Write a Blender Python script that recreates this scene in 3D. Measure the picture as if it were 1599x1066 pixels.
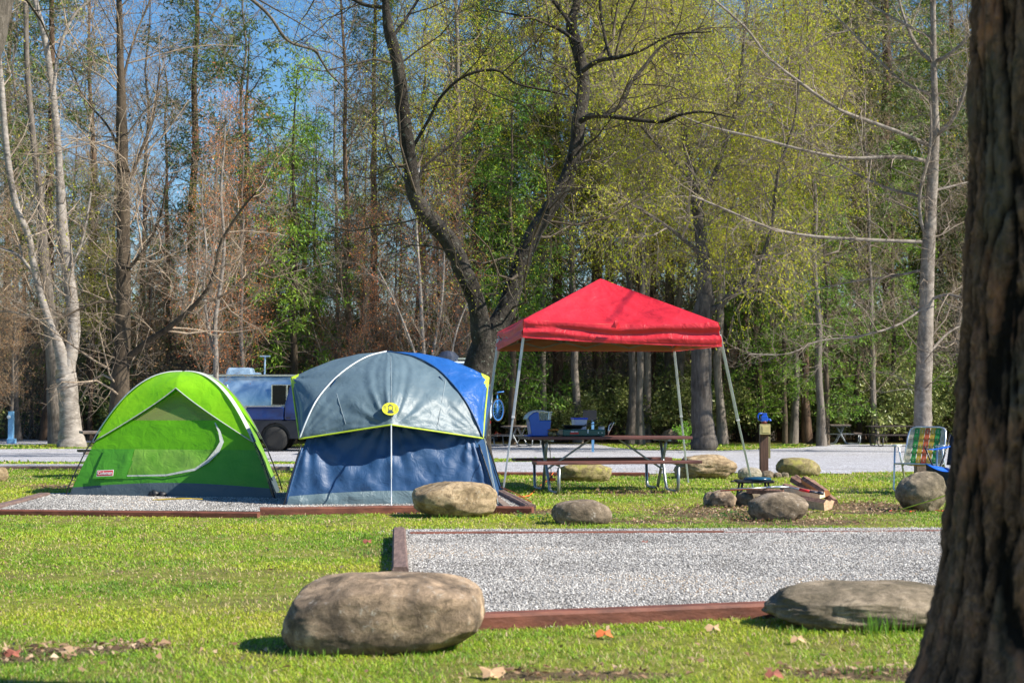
import bpy, math, random
import numpy as np
from mathutils import Vector, Matrix, noise as mnoise
from math import radians as R, sin, cos, pi

# ------------------------------------------------------------------ camera, sky, sun
sc = bpy.context.scene
for o in list(bpy.data.objects): bpy.data.objects.remove(o)
F = 2400.0                      # focal length in pixels of the 1599 px wide photograph
EYE = Vector((0, 0, 1.2))
PITCH = math.atan(98 / F)
cd = bpy.data.cameras.new("camera"); cam = bpy.data.objects.new("camera", cd)
sc.collection.objects.link(cam); sc.camera = cam
cam.location = EYE; cam.rotation_euler = (pi / 2 + PITCH, 0, 0)
cd.sensor_width = 36; cd.lens = F / 1599 * 36; cd.clip_start = 0.1; cd.clip_end = 2000
cd.dof.use_dof = True; cd.dof.focus_distance = 19.5; cd.dof.aperture_fstop = 4.5

EL, AZ = R(40), R(17)
SUN = Vector((cos(EL) * cos(AZ), -cos(EL) * sin(AZ), sin(EL)))
w = bpy.data.worlds.new("World"); sc.world = w; w.use_nodes = True
nt = w.node_tree; bg = nt.nodes['Background']
sky = nt.nodes.new('ShaderNodeTexSky'); sky.sky_type = 'NISHITA'; sky.sun_disc = False
sky.sun_elevation = EL; sky.sun_rotation = math.atan2(SUN.x, SUN.y)
sky.air_density = 1.2; sky.dust_density = 0.15; sky.ozone_density = 5.0; sky.altitude = 600
hsv = nt.nodes.new('ShaderNodeHueSaturation'); hsv.inputs['Saturation'].default_value = 1.2; nt.links.new(sky.outputs[0], hsv.inputs['Color']); nt.links.new(hsv.outputs[0], bg.inputs[0]); bg.inputs[1].default_value = 0.08
sd = bpy.data.lights.new("sun", 'SUN'); so = bpy.data.objects.new("sun", sd); sc.collection.objects.link(so)
sd.energy = 5.0; sd.angle = R(0.5); sd.color = (1.0, 0.93, 0.8)
so.rotation_euler = SUN.to_track_quat('Z', 'Y').to_euler(); so.location = (20, -10, 30)
sc.view_settings.view_transform = 'Standard'; sc.view_settings.look = 'None'
sc.view_settings.exposure = 1.0; sc.view_settings.gamma = 1.0
sc.cycles.max_bounces = 6; sc.cycles.transparent_max_bounces = 12
sc.cycles.diffuse_bounces = 3; sc.cycles.glossy_bounces = 2; sc.cycles.transmission_bounces = 4

# ------------------------------------------------------------------ projection helpers
_fw = Vector((0, cos(PITCH), sin(PITCH))); _up = Vector((0, -sin(PITCH), cos(PITCH)))
def ray(px, py):
    return Vector((1, 0, 0)) * ((px - 799.5) / F) + _up * ((533 - py) / F) + _fw
def P(px, py, Y):               # point seen at photo pixel (px,py) at world depth Y
    d = ray(px, py); return EYE + d * (Y / d.y)
def gz(y):                      # ground height: level lawn, then a gentle fall to the road
    t = min(max((y - 26) / 24, 0), 1); h = -0.35 * t * t * (3 - 2 * t)
    if y > 85: u = min((y - 85) / 120, 1); h += 13 * u * u * (3 - 2 * u)
    return h
def G(px, py):                  # ground point under pixel
    d = ray(px, py); z = 0
    for _ in range(30):
        Y = min(d.y * (z - EYE.z) / min(d.z, -1e-4), 90); z = .5 * z + .5 * gz(Y)
    p = EYE + d * (Y / d.y); return Vector((p.x, p.y, gz(p.y)))
def proj(p):
    v = Vector(p) - EYE; a = v.dot(_fw); return (799.5 + F * v.x / a, 533 - F * v.dot(_up) / a)

# ------------------------------------------------------------------ objects
ORG = {}
def link(o): sc.collection.objects.link(o); return o
def tag(o, label=None, cat=None, group=None, kind=None):
    if label: o['label'] = label
    if cat: o['category'] = cat
    if group: o['group'] = group
    if kind: o['kind'] = kind
    return o
def thing(name, loc, label, cat, group=None, world=True):
    o = link(bpy.data.objects.new(name, None)); o.location = loc; o.empty_display_size = .2
    ORG[o.name] = Vector(loc) if world else Vector((0, 0, 0))
    return tag(o, label, cat, group)

class MB:
    def __init__(s): s.v = []; s.f = []; s.m = []; s.n = 0
    def add(s, v, f, m=0):
        v = np.asarray([tuple(p) for p in v], float).reshape(-1, 3) if not isinstance(v, np.ndarray) else v
        s.v.append(v); s.f += [tuple(i + s.n for i in q) for q in f]; s.m += [m] * len(f); s.n += len(v)
    def box(s, c, d, rot=None, m=0):
        h = [x / 2 for x in d]
        v = [Vector((a * h[0], b * h[1], e * h[2])) for a in (-1, 1) for b in (-1, 1) for e in (-1, 1)]
        if rot is not None: v = [rot @ p for p in v]
        v = [p + Vector(c) for p in v]
        s.add(v, [(0, 1, 3, 2), (4, 6, 7, 5), (0, 4, 5, 1), (2, 3, 7, 6), (0, 2, 6, 4), (1, 5, 7, 3)], m)
    def beam(s, a, b, wd, ht, m=0, up=Vector((0, 0, 1))):   # box from a to b
        a, b = Vector(a), Vector(b); t = (b - a).normalized()
        x = t.cross(up)
        if x.length < 1e-4: x = t.cross(Vector((0, 1, 0)))
        x.normalize(); z = x.cross(t)
        M = Matrix((x, t, z)).transposed()
        s.box((a + b) / 2, (wd, (b - a).length, ht), M, m)
    def tube(s, pts, r, n=8, m=0, cap=True, closed=False):
        pts = [Vector(p) for p in pts]; k = len(pts)
        if not hasattr(r, '__len__'): r = [r] * k
        ref = None; V = []
        for i in range(k):
            if closed: t = (pts[(i + 1) % k] - pts[i - 1])
            else: t = pts[min(i + 1, k - 1)] - pts[max(i - 1, 0)]
            t.normalize()
            if ref is None:
                ref = t.cross(Vector((.13, .31, .94)))
                if ref.length < .05: ref = t.cross(Vector((1, 0, 0)))
            ref = (ref - t * ref.dot(t)).normalized(); q = t.cross(ref)
            for j in range(n):
                a = 2 * pi * j / n; V.append(pts[i] + (ref * cos(a) + q * sin(a)) * r[i])
        f = [(i * n + j, i * n + (j + 1) % n, (i + 1) * n + (j + 1) % n, (i + 1) * n + j) for i in range(k - 1) for j in range(n)]
        if closed: f += [((k - 1) * n + j, (k - 1) * n + (j + 1) % n, (j + 1) % n, j) for j in range(n)]
        elif cap: f += [tuple(range(n))[::-1], tuple((k - 1) * n + j for j in range(n))]
        s.add(V, f, m)
    def grid(s, g, m=0):        # g[i][j] points
        a, b = len(g), len(g[0]); V = [p for row in g for p in row]
        s.add(V, [(i * b + j, i * b + j + 1, (i + 1) * b + j + 1, (i + 1) * b + j) for i in range(a - 1) for j in range(b - 1)], m)
    def lathe(s, c, prof, n=20, m=0, axis=Vector((0, 0, 1)), sx=1, sy=1):
        q = axis.to_track_quat('Z', 'Y'); V = []
        for r, z in prof:
            for j in range(n):
                a = 2 * pi * j / n; V.append(Vector(c) + q @ Vector((r * cos(a) * sx, r * sin(a) * sy, z)))
        k = len(prof)
        f = [(i * n + j, i * n + (j + 1) % n, (i + 1) * n + (j + 1) % n, (i + 1) * n + j) for i in range(k - 1) for j in range(n)]
        f += [tuple(range(n))[::-1], tuple((k - 1) * n + j for j in range(n))]
        s.add(V, f, m)
def fin(name, mb, mats, parent=None, smooth=False, bevel=0, thick=0, label=None):
    V = np.concatenate(mb.v); org = ORG[parent.name] if parent else None
    if parent is None:
        lo, hi = V.min(0), V.max(0); org = Vector(((lo[0] + hi[0]) / 2, (lo[1] + hi[1]) / 2, lo[2]))
    me = bpy.data.meshes.new(name); me.from_pydata((V - np.array(org)).tolist(), [], mb.f)
    mats = mats if isinstance(mats, (list, tuple)) else [mats]
    for x in mats: me.materials.append(x)
    me.polygons.foreach_set('material_index', mb.m)
    if smooth: me.polygons.foreach_set('use_smooth', [True] * len(mb.f))
    me.update()
    o = link(bpy.data.objects.new(name, me))
    if parent: o.parent = parent; ORG[o.name] = org
    else: o.location = org; ORG[o.name] = org
    if thick:
        md = o.modifiers.new('t', 'SOLIDIFY'); md.thickness = thick; md.offset = 0
    if bevel:
        md = o.modifiers.new('b', 'BEVEL'); md.width = bevel; md.segments = 2; md.limit_method = 'ANGLE'; md.angle_limit = R(40)
    if label: o['label'] = label
    return o
def npmesh(name, V, quads=None, tris=None, mats=(), mi=None, attr=None, smooth=False):
    me = bpy.data.meshes.new(name); V = np.asarray(V, np.float32)
    nq = 0 if quads is None else len(quads); nt_ = 0 if tris is None else len(tris)
    me.vertices.add(len(V)); me.vertices.foreach_set('co', V.ravel())
    li = []; ls = []
    if nq: li.append(np.asarray(quads).ravel()); ls.append(np.full(nq, 4))
    if nt_: li.append(np.asarray(tris).ravel()); ls.append(np.full(nt_, 3))
    li = np.concatenate(li).astype(np.int32); tot = np.concatenate(ls).astype(np.int32)
    st = np.concatenate([[0], np.cumsum(tot)[:-1]]).astype(np.int32)
    me.loops.add(len(li)); me.loops.foreach_set('vertex_index', li)
    me.polygons.add(len(tot)); me.polygons.foreach_set('loop_start', st)
    for x in mats: me.materials.append(x)
    if mi is not None: me.polygons.foreach_set('material_index', np.asarray(mi, np.int32))
    if smooth: me.polygons.foreach_set('use_smooth', np.ones(len(tot), bool))
    me.update(calc_edges=True)
    if attr is not None:
        a = me.attributes.new('rnd', 'FLOAT', 'POINT'); a.data.foreach_set('value', np.asarray(attr, np.float32))
    return me

# ------------------------------------------------------------------ materials
def nodes(name):
    m = bpy.data.materials.new(name); m.use_nodes = True; t = m.node_tree
    return m, t, t.nodes['Principled BSDF'], t.nodes['Material Output']
def N(t, typ, **kw):
    n = t.nodes.new(typ)
    for k, v in kw.items():
        if k.startswith('i_'):
            key = k[2:]; key = int(key) if key.isdigit() else key.replace('_', ' ')
            n.inputs[key].default_value = v
        else: setattr(n, k, v)
    return n
def ramp(t, src, stops, interp='LINEAR'):
    r = t.nodes.new('ShaderNodeValToRGB'); r.color_ramp.interpolation = interp; e = r.color_ramp.elements
    while len(e) < len(stops): e.new(.5)
    for x, (p, c) in zip(e, stops):
        x.position = p; x.color = (*c, 1) if len(c) == 3 else c
    t.links.new(src, r.inputs[0]); return r.outputs[0]
def mixc(t, fac, a, b, mode='MIX'):
    n = t.nodes.new('ShaderNodeMix'); n.data_type = 'RGBA'; n.blend_type = mode
    for s, x in ((n.inputs[0], fac), (n.inputs[6], a), (n.inputs[7], b)):
        if isinstance(x, (int, float)): s.default_value = x
        elif isinstance(x, tuple): s.default_value = (*x, 1)
        else: t.links.new(x, s)
    return n.outputs[2]
def coord(t, scale=(1, 1, 1), kind='Object'):
    c = t.nodes.new('ShaderNodeTexCoord'); mp = t.nodes.new('ShaderNodeMapping'); mp.inputs['Scale'].default_value = scale
    t.links.new(c.outputs[kind], mp.inputs[0]); return mp.outputs[0]
def noise_(t, vec, scale, detail=4, rough=.55, dist=0):
    n = N(t, 'ShaderNodeTexNoise', i_Scale=scale, i_Detail=detail, i_Roughness=rough, i_Distortion=dist)
    if vec is not None: t.links.new(vec, n.inputs['Vector'])
    return n.outputs['Fac']
def bump_(t, b, h, strength, dist=.02):
    n = N(t, 'ShaderNodeBump', i_Strength=strength, i_Distance=dist); t.links.new(h, n.inputs['Height'])
    t.links.new(n.outputs[0], b.inputs['Normal']); return n
def simple(name, c, rough=.5, metal=0, c2=None, sc_=8, bump=0, bs=20, coat=0, stretch=(1, 1, 1), spec=None):
    m, t, b, o = nodes(name); b.inputs['Base Color'].default_value = (*c, 1)
    b.inputs['Roughness'].default_value = rough; b.inputs['Metallic'].default_value = metal
    b.inputs['Coat Weight'].default_value = coat
    if spec is not None: b.inputs['Specular IOR Level'].default_value = spec
    vec = coord(t, stretch)
    if c2 is None: c2 = tuple(x * .75 for x in c)
    f = noise_(t, vec, sc_, 5, .6)
    t.links.new(ramp(t, f, [(.35, c2), (.65, c)]), b.inputs['Base Color'])
    if bump: bump_(t, b, noise_(t, vec, bs, 5, .6), bump, .01)
    return m
def cloth(name, c, rough=.42, trans=.25, wr=.25, c2=None, wscale=7, spec=.5):
    m, t, b, o = nodes(name); vec = coord(t)
    c2 = c2 or tuple(x * .85 for x in c)
    col = ramp(t, noise_(t, vec, 2.2, 4), [(.3, c2), (.7, c)])
    t.links.new(col, b.inputs['Base Color']); b.inputs['Roughness'].default_value = rough
    b.inputs['Specular IOR Level'].default_value = spec
    n1 = noise_(t, vec, wscale, 5, .55, 1.2)
    bump_(t, b, n1, wr, .035)
    if trans:
        tr = N(t, 'ShaderNodeBsdfTranslucent'); t.links.new(col, tr.inputs[0])
        mx = N(t, 'ShaderNodeMixShader', i_0=trans); t.links.new(b.outputs[0], mx.inputs[1]); t.links.new(tr.outputs[0], mx.inputs[2])
        t.links.new(mx.outputs[0], o.inputs[0])
    return m
def meshcloth(name, c, alpha=.35):
    m, t, b, o = nodes(name); b.inputs['Base Color'].default_value = (*c, 1); b.inputs['Roughness'].default_value = .8
    tr = N(t, 'ShaderNodeBsdfTransparent'); mx = N(t, 'ShaderNodeMixShader', i_0=alpha)
    t.links.new(b.outputs[0], mx.inputs[1]); t.links.new(tr.outputs[0], mx.inputs[2]); t.links.new(mx.outputs[0], o.inputs[0]); return m
def leafmat(name, cols, trans=.35, rough=.55, clump=1.2):
    # cols: stops by per-leaf random; clump noise modulates species colour patches
    m, t, b, o = nodes(name)
    a = N(t, 'ShaderNodeAttribute', attribute_name='rnd')
    oi = N(t, 'ShaderNodeObjectInfo')
    nz = noise_(t, coord(t), clump, 2)
    s1 = N(t, 'ShaderNodeMath', operation='MULTIPLY_ADD', i_1=.5); t.links.new(a.outputs['Fac'], s1.inputs[0])
    s2 = N(t, 'ShaderNodeMath', operation='MULTIPLY_ADD', i_1=.9, i_2=-.2); t.links.new(nz, s2.inputs[0]); t.links.new(s2.outputs[0], s1.inputs[2])
    s3 = N(t, 'ShaderNodeMath', operation='MULTIPLY_ADD', i_1=.22); t.links.new(oi.outputs['Random'], s3.inputs[0]); t.links.new(s1.outputs[0], s3.inputs[2])
    n = len(cols); col = ramp(t, s3.outputs[0], [(.1 + .8 * i / (n - 1), c) for i, c in enumerate(cols)])
    t.links.new(col, b.inputs['Base Color']); b.inputs['Roughness'].default_value = rough
    b.inputs['Specular IOR Level'].default_value = .35
    tr = N(t, 'ShaderNodeBsdfTranslucent'); t.links.new(col, tr.inputs[0])
    mx = N(t, 'ShaderNodeMixShader', i_0=trans); t.links.new(b.outputs[0], mx.inputs[1]); t.links.new(tr.outputs[0], mx.inputs[2])
    t.links.new(mx.outputs[0], o.inputs[0]); return m
def bark(name, c1, c2, c3, sx=9, sz=1.6, bump=.8, spots=None, dist=.03):
    m, t, b, o = nodes(name); vec = coord(t, (sx, sx, sz))
    f = noise_(t, vec, 1.0, 6, .7, .6); g = noise_(t, coord(t), 1.3, 3)
    col = ramp(t, f, [(.3, c1), (.5, c2), (.72, c3)])
    col = mixc(t, ramp(t, g, [(.35, (0, 0, 0)), (.65, (1, 1, 1))]), col, mixc(t, .5, col, c3))
    if spots:
        v = noise_(t, coord(t), spots[1], 4, .7); col = mixc(t, ramp(t, v, [(spots[2], (0, 0, 0)), (spots[2] + .06, (1, 1, 1))]), col, spots[0])
    oi = N(t, 'ShaderNodeObjectInfo'); hs = N(t, 'ShaderNodeHueSaturation')
    mr = N(t, 'ShaderNodeMapRange', i_3=.65, i_4=1.25); t.links.new(oi.outputs['Random'], mr.inputs[0]); t.links.new(mr.outputs[0], hs.inputs['Value'])
    t.links.new(col, hs.inputs['Color']); t.links.new(hs.outputs[0], b.inputs['Base Color']); b.inputs['Roughness'].default_value = .9
    b.inputs['Specular IOR Level'].default_value = .2
    bump_(t, b, f, bump, dist); return m
def rockmat(name, c1, c2, c3, moss=None, seed=0, lichen=(.55, .52, .46)):
    m, t, b, o = nodes(name); mp = coord(t)
    ad = N(t, 'ShaderNodeVectorMath', operation='ADD'); ad.inputs[1].default_value = (seed * 7.3, seed * 3.1, seed); t.links.new(mp, ad.inputs[0]); v = ad.outputs[0]
    big = noise_(t, v, 4.5, 5, .6, .8); mid = noise_(t, v, 17, 8, .75, .4); fine = noise_(t, v, 130, 4, .8)
    col = ramp(t, big, [(.34, c1), (.5, c2), (.64, c3)])
    col = mixc(t, ramp(t, mid, [(.36, (.7, .7, .7)), (.52, (0, 0, 0))]), col, tuple(x * .5 for x in c1))
    col = mixc(t, ramp(t, mid, [(.58, (0, 0, 0)), (.7, (.8, .8, .8))]), col, lichen)
    col = mixc(t, ramp(t, fine, [(.35, (.5, .5, .5)), (.52, (0, 0, 0))]), col, tuple(x * .5 for x in c2))
    if moss:
        mm = noise_(t, v, 7, 5, .7); col = mixc(t, ramp(t, mm, [(.5, (0, 0, 0)), (.62, (.85, .85, .85))]), col, moss)
    t.links.new(col, b.inputs['Base Color']); b.inputs['Roughness'].default_value = .88
    b.inputs['Specular IOR Level'].default_value = .25
    h = N(t, 'ShaderNodeMath', operation='MULTIPLY_ADD', i_1=.5); t.links.new(fine, h.inputs[0]); t.links.new(mid, h.inputs[2])
    bump_(t, b, h.outputs[0], .65, .02); return m
# ------------------------------------------------------------------ numeric noise and polygons
def vnoise(x, y, s, seed=0):
    x = np.asarray(x) * s; y = np.asarray(y) * s
    xi = np.floor(x).astype(np.int64); yi = np.floor(y).astype(np.int64); fx = x - xi; fy = y - yi
    fx = fx * fx * (3 - 2 * fx); fy = fy * fy * (3 - 2 * fy)
    def h(a, b):
        n = (a * 374761393 + b * 668265263 + seed * 974711) & 0x7fffffff
        n = ((n ^ (n >> 13)) * 1274126177) & 0x7fffffff
        return ((n ^ (n >> 16)) & 0xffff) / 65535.0
    return (h(xi, yi) * (1 - fx) + h(xi + 1, yi) * fx) * (1 - fy) + (h(xi, yi + 1) * (1 - fx) + h(xi + 1, yi + 1) * fx) * fy
def inpoly(x, y, poly):
    ins = np.zeros(len(x), bool); n = len(poly)
    for i in range(n):
        x1, y1 = poly[i]; x2, y2 = poly[i - 1]
        c = ((y1 > y) != (y2 > y)) & (x < (x2 - x1) * (y - y1) / (y2 - y1 + 1e-12) + x1); ins ^= c
    return ins
def gpoly(pts): return [(G(a, b).x, G(a, b).y) for a, b in pts]
gzv = np.vectorize(gz)

# gravel areas, as rows (photo y, left x, right x)
rows_pad2 = [(830, 634, 1620), (855, 636, 1660), (880, 637, 1700), (905, 638, 1750), (930, 690, 1750), (950, 735, 1750), (956, 737, 1500), (978, 740, 1260)]
rows_pad1 = [(772, 60, 800), (776, 52, 806), (784, 34, 812), (790, 18, 820), (800, -30, 826)]
rows_back = [(721, 0, 0), (739, 0, 0)]
def strip_poly(rows): return gpoly([(a, y) for y, a, b in rows] + [(b, y) for y, a, b in rows[::-1]])
PAD2 = gpoly([(634, 831), (1640, 828), (1750, 945), (1190, 955), (640, 978), (632, 900)])
PAD1 = gpoly([(62, 773), (782, 771), (828, 799), (405, 802), (-25, 799)])
SIDE_R = gpoly([(765, 722), (1055, 719), (1230, 712), (1330, 716), (1330, 740), (1060, 738), (1012, 741), (765, 738)])
SIDE_L = gpoly([(-260, 725), (470, 725), (470, 731), (-260, 731)])
ROAD = gpoly([(-500, 703), (300, 700), (470, 697), (760, 693), (930, 693), (960, 699), (1010, 703), (1130, 703.5), (1250, 699), (1300, 694), (1600, 693), (2000, 692),
              (2050, 733), (1600, 737), (1330, 737.5), (1230, 735), (1170, 727), (1055, 716), (760, 716), (470, 721), (-500, 722)])
ROAD2 = gpoly([(-500, 686), (-40, 685), (130, 687), (160, 690), (60, 694.5), (-500, 695)])
GRAVEL = [PAD2, PAD1, SIDE_R, SIDE_L, ROAD, ROAD2]

# ------------------------------------------------------------------ setting: ground, gravel
BARE_PX = [((110, 1017), .42, .15), ((20, 1030), .3, .14), ((215, 1010), .22, .08), ((1130, 800), 1.1, 1.1), ((1320, 790), 1.0, .9), ((1240, 815), .9, .5),
        ((120, 760), 1.0, .7), ((1000, 770), .5, .4), ((900, 1055), .5, .15), ((1380, 1052), .5, .2), ((1370, 800), .6, .3), ((860, 800), .9, .4), ((1010, 815), .8, .3)]
BARE = [(G(*p), a, b) for p, a, b in BARE_PX]
def mat_ground():
    m, t, b, o = nodes('ground_soil_and_grass'); v = coord(t)
    sep = N(t, 'ShaderNodeSeparateXYZ'); t.links.new(v, sep.inputs[0])
    n1 = noise_(t, v, .55, 4, .6, .5); n2 = noise_(t, v, 9, 6, .7); n3 = noise_(t, v, 60, 5, .75)
    g = ramp(t, n2, [(.3, (.08, .095, .02)), (.5, (.2, .23, .035)), (.7, (.34, .34, .08))])
    d = ramp(t, n3, [(.3, (.05, .035, .02)), (.5, (.13, .095, .055)), (.7, (.26, .2, .12))])
    f = mixc(t, ramp(t, n1, [(.5, (0, 0, 0)), (.72, (1, 1, 1))]), g, d)
    mx_ = None          # worn earth of the lawn
    for c, ra, rb in BARE:
        sb = N(t, 'ShaderNodeVectorMath', operation='SUBTRACT'); sb.inputs[1].default_value = (c.x, c.y, 0); t.links.new(v, sb.inputs[0])
        ml = N(t, 'ShaderNodeVectorMath', operation='MULTIPLY'); ml.inputs[1].default_value = (1 / ra, 1 / rb, 0); t.links.new(sb.outputs[0], ml.inputs[0])
        ln = N(t, 'ShaderNodeVectorMath', operation='LENGTH'); t.links.new(ml.outputs[0], ln.inputs[0])
        if mx_ is None: mx_ = ln.outputs['Value']
        else:
            q = N(t, 'ShaderNodeMath', operation='MINIMUM'); t.links.new(mx_, q.inputs[0]); t.links.new(ln.outputs['Value'], q.inputs[1]); mx_ = q.outputs[0]
    q = N(t, 'ShaderNodeMath', operation='MULTIPLY_ADD', i_1=1.2, i_2=-.6); t.links.new(n2, q.inputs[0])
    q2 = N(t, 'ShaderNodeMath', operation='ADD'); t.links.new(mx_, q2.inputs[0]); t.links.new(q.outputs[0], q2.inputs[1])
    f = mixc(t, ramp(t, q2.outputs[0], [(.75, (1, 1, 1)), (1.0, (0, 0, 0))]), f, d)
    l = ramp(t, n3, [(.3, (.03, .02, .012)), (.5, (.09, .055, .03)), (.7, (.2, .12, .06))])
    mr = N(t, 'ShaderNodeMapRange', i_1=57.0, i_2=66.0); t.links.new(sep.outputs['Y'], mr.inputs[0])
    ad = N(t, 'ShaderNodeMath', operation='MULTIPLY_ADD', i_1=1.4, i_2=-.7); t.links.new(n1, ad.inputs[0])
    ad2 = N(t, 'ShaderNodeMath', operation='ADD', use_clamp=True); t.links.new(ad.outputs[0], ad2.inputs[0]); t.links.new(mr.outputs[0], ad2.inputs[1])
    mul = N(t, 'ShaderNodeMath', operation='MULTIPLY', use_clamp=True); mr2 = N(t, 'ShaderNodeMapRange', i_1=52.0, i_2=58.0)
    t.links.new(sep.outputs['Y'], mr2.inputs[0]); t.links.new(ad2.outputs[0], mul.inputs[0]); t.links.new(mr2.outputs[0], mul.inputs[1])
    t.links.new(mixc(t, mul.outputs[0], f, l), b.inputs['Base Color'])
    b.inputs['Roughness'].default_value = 1; b.inputs['Specular IOR Level'].default_value = .1
    bump_(t, b, n3, .8, .03); return m
def mat_gravel(name, sc1, lo, hi, track=False):
    m, t, b, o = nodes(name); v = coord(t)
    vo = N(t, 'ShaderNodeTexVoronoi', i_Scale=sc1); t.links.new(v, vo.inputs['Vector'])
    hs = N(t, 'ShaderNodeSeparateColor'); t.links.new(vo.outputs['Color'], hs.inputs[0])
    col = ramp(t, hs.outputs[0], [(0, lo), (.35, tuple((a + c) / 2 for a, c in zip(lo, hi))), (1, hi)])
    n1 = noise_(t, v, 1.1, 4); col = mixc(t, ramp(t, n1, [(.4, (0, 0, 0)), (.7, (.35, .35, .35))]), col, (.22, .19, .14))
    col = mixc(t, ramp(t, vo.outputs['Distance'], [(.45, (0, 0, 0)), (.75, (.75, .75, .75))]), col, (.07, .065, .06))
    if track:
        n2 = noise_(t, coord(t, (.25, 1.6, 1)), .8, 3); col = mixc(t, ramp(t, n2, [(.45, (0, 0, 0)), (.62, (.45, .45, .45))]), col, tuple(x * .55 for x in hi))
    t.links.new(col, b.inputs['Base Color']); b.inputs['Roughness'].default_value = .9; b.inputs['Specular IOR Level'].default_value = .2
    inv = N(t, 'ShaderNodeMath', operation='SUBTRACT', i_0=1.0); t.links.new(vo.outputs['Distance'], inv.inputs[1])
    bump_(t, b, inv.outputs[0], .9, .6 / sc1); return m
M_ground = mat_ground()
M_grav = mat_gravel('grey_gravel', 95, (.15, .142, .137), (.56, .54, .52))
M_grav2 = mat_gravel('road_gravel', 28, (.25, .25, .27), (.66, .66, .72), True)
# ground sheet
ys = np.concatenate([np.arange(-25, 25, 5), np.arange(25, 52, 1.0), np.arange(52, 85, 6), np.arange(85, 215, 6), [260, 420]])
xs = np.concatenate([[-320], np.linspace(-120, 120, 33), [320]])
VX, VY = np.meshgrid(xs, ys); VZ = gzv(VY)
VZ = VZ + np.where(VY > 88, (vnoise(VX, VY, .03, 4) - .5) * np.clip((VY - 88) / 20, 0, 1) * 4, 0)
nx = len(xs); Q = [(i * nx + j, i * nx + j + 1, (i + 1) * nx + j + 1, (i + 1) * nx + j) for i in range(len(ys) - 1) for j in range(nx - 1)]
o = link(bpy.data.objects.new('ground', npmesh('ground', np.stack([VX, VY, VZ], -1).reshape(-1, 3), quads=Q, mats=[M_ground], smooth=True)))
tag(o, kind='structure')
def sheet(name, poly, mat, dz):
    import bmesh
    bm = bmesh.new(); vs = [bm.verts.new((x, y, 0)) for x, y in poly]
    bm.faces.new(vs); 
    y0 = min(p[1] for p in poly); y1 = max(p[1] for p in poly); k = math.ceil(y0)
    while k < y1:
        if 25 < k < 52:
            bmesh.ops.bisect_plane(bm, geom=bm.verts[:] + bm.edges[:] + bm.faces[:], plane_co=(0, k, 0), plane_no=(0, 1, 0))
        k += 1
    bmesh.ops.triangulate(bm, faces=bm.faces[:])
    for v in bm.verts: v.co.z = gz(v.co.y) + dz
    bmesh.ops.recalc_face_normals(bm, faces=bm.faces[:])
    for f in bm.faces:
        if f.normal.z < 0: f.normal_flip()
    me = bpy.data.meshes.new(name); bm.to_mesh(me); me.materials.append(mat)
    o = link(bpy.data.objects.new(name, me)); tag(o, kind='structure'); return o
sheet('gravel_pad', PAD2, M_grav, .03); sheet('gravel_tent_pad', PAD1, M_grav, .03)
sheet('gravel_side_path', SIDE_R, M_grav2, .012); sheet('gravel_strip', SIDE_L, M_grav2, .012)
sheet('gravel_road', ROAD, M_grav2, .006); sheet('gravel_far_lane', ROAD2, M_grav2, .006)

# pebbles: loose stones lying in the two near pads (nobody could count them)
rng = np.random.default_rng(5)
def pebbles(name, poly, n, s0, s1, dz, seed):
    rg = np.random.default_rng(seed); px = [p[0] for p in poly]; py = [p[1] for p in poly]
    x = rg.uniform(max(min(px), -9), min(max(px), 8.5), n * 2); y = rg.uniform(min(py), max(py), n * 2)
    k = inpoly(x, y, poly); x, y = x[k][:n], y[k][:n]; n = len(x)
    base = np.array([(1, 0, 0), (0, 1, 0), (-1, 0, 0), (0, -1, 0), (0, 0, 1), (0, 0, -1)], float)
    base = base[None] * rg.uniform(.6, 1.25, (n, 6, 1)) * rg.uniform(s0, s1, (n, 1, 1)) * np.array([1, 1, .75]) + rg.normal(0, .15, (n, 6, 3)) * s0
    a = rg.uniform(0, 6.28, n); ca, sa = np.cos(a)[:, None], np.sin(a)[:, None]
    X = base[..., 0] * ca - base[..., 1] * sa + x[:, None]; Y = base[..., 0] * sa + base[..., 1] * ca + y[:, None]
    V = np.stack([X, Y, base[..., 2] + dz + s0 * .3], -1).reshape(-1, 3)
    T = np.array([(0, 1, 4), (1, 2, 4), (2, 3, 4), (3, 0, 4), (1, 0, 5), (2, 1, 5), (3, 2, 5), (0, 3, 5)])
    T = (T[None] + (np.arange(n) * 6)[:, None, None]).reshape(-1, 3)
    m, t, b, o_ = nodes(name); at = N(t, 'ShaderNodeAttribute', attribute_name='rnd')
    t.links.new(ramp(t, at.outputs['Fac'], [(0, (.07, .065, .06)), (.35, (.24, .23, .225)), (.75, (.46, .445, .43)), (.93, (.66, .64, .61)), (1, (.36, .26, .17))]), b.inputs['Base Color']); b.inputs['Roughness'].default_value = .85
    o = link(bpy.data.objects.new('loose_gravel', npmesh(name, V, tris=T, mats=[m], attr=np.repeat(np.clip(rg.uniform(0, 1, n) + (vnoise(x, y, .9, 3) * .6 + vnoise(x, y, 3.1, 4) * .4 - .55) * .55, 0, 1), 6))))
    return tag(o, 'loose grey stones lying over the ' + name, 'gravel', kind='stuff')
pebbles('gravel pad in front', PAD2, 120000, .0035, .0105, .03, 1)
pebbles('gravel pad under the tents', PAD1, 26000, .005, .012, .03, 2)

pebbles('lawn edge around the large pad', gpoly([(590, 826), (1680, 822), (1790, 960), (1190, 968), (600, 992), (600, 900)]), 5200, .004, .011, .008, 3)
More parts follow.
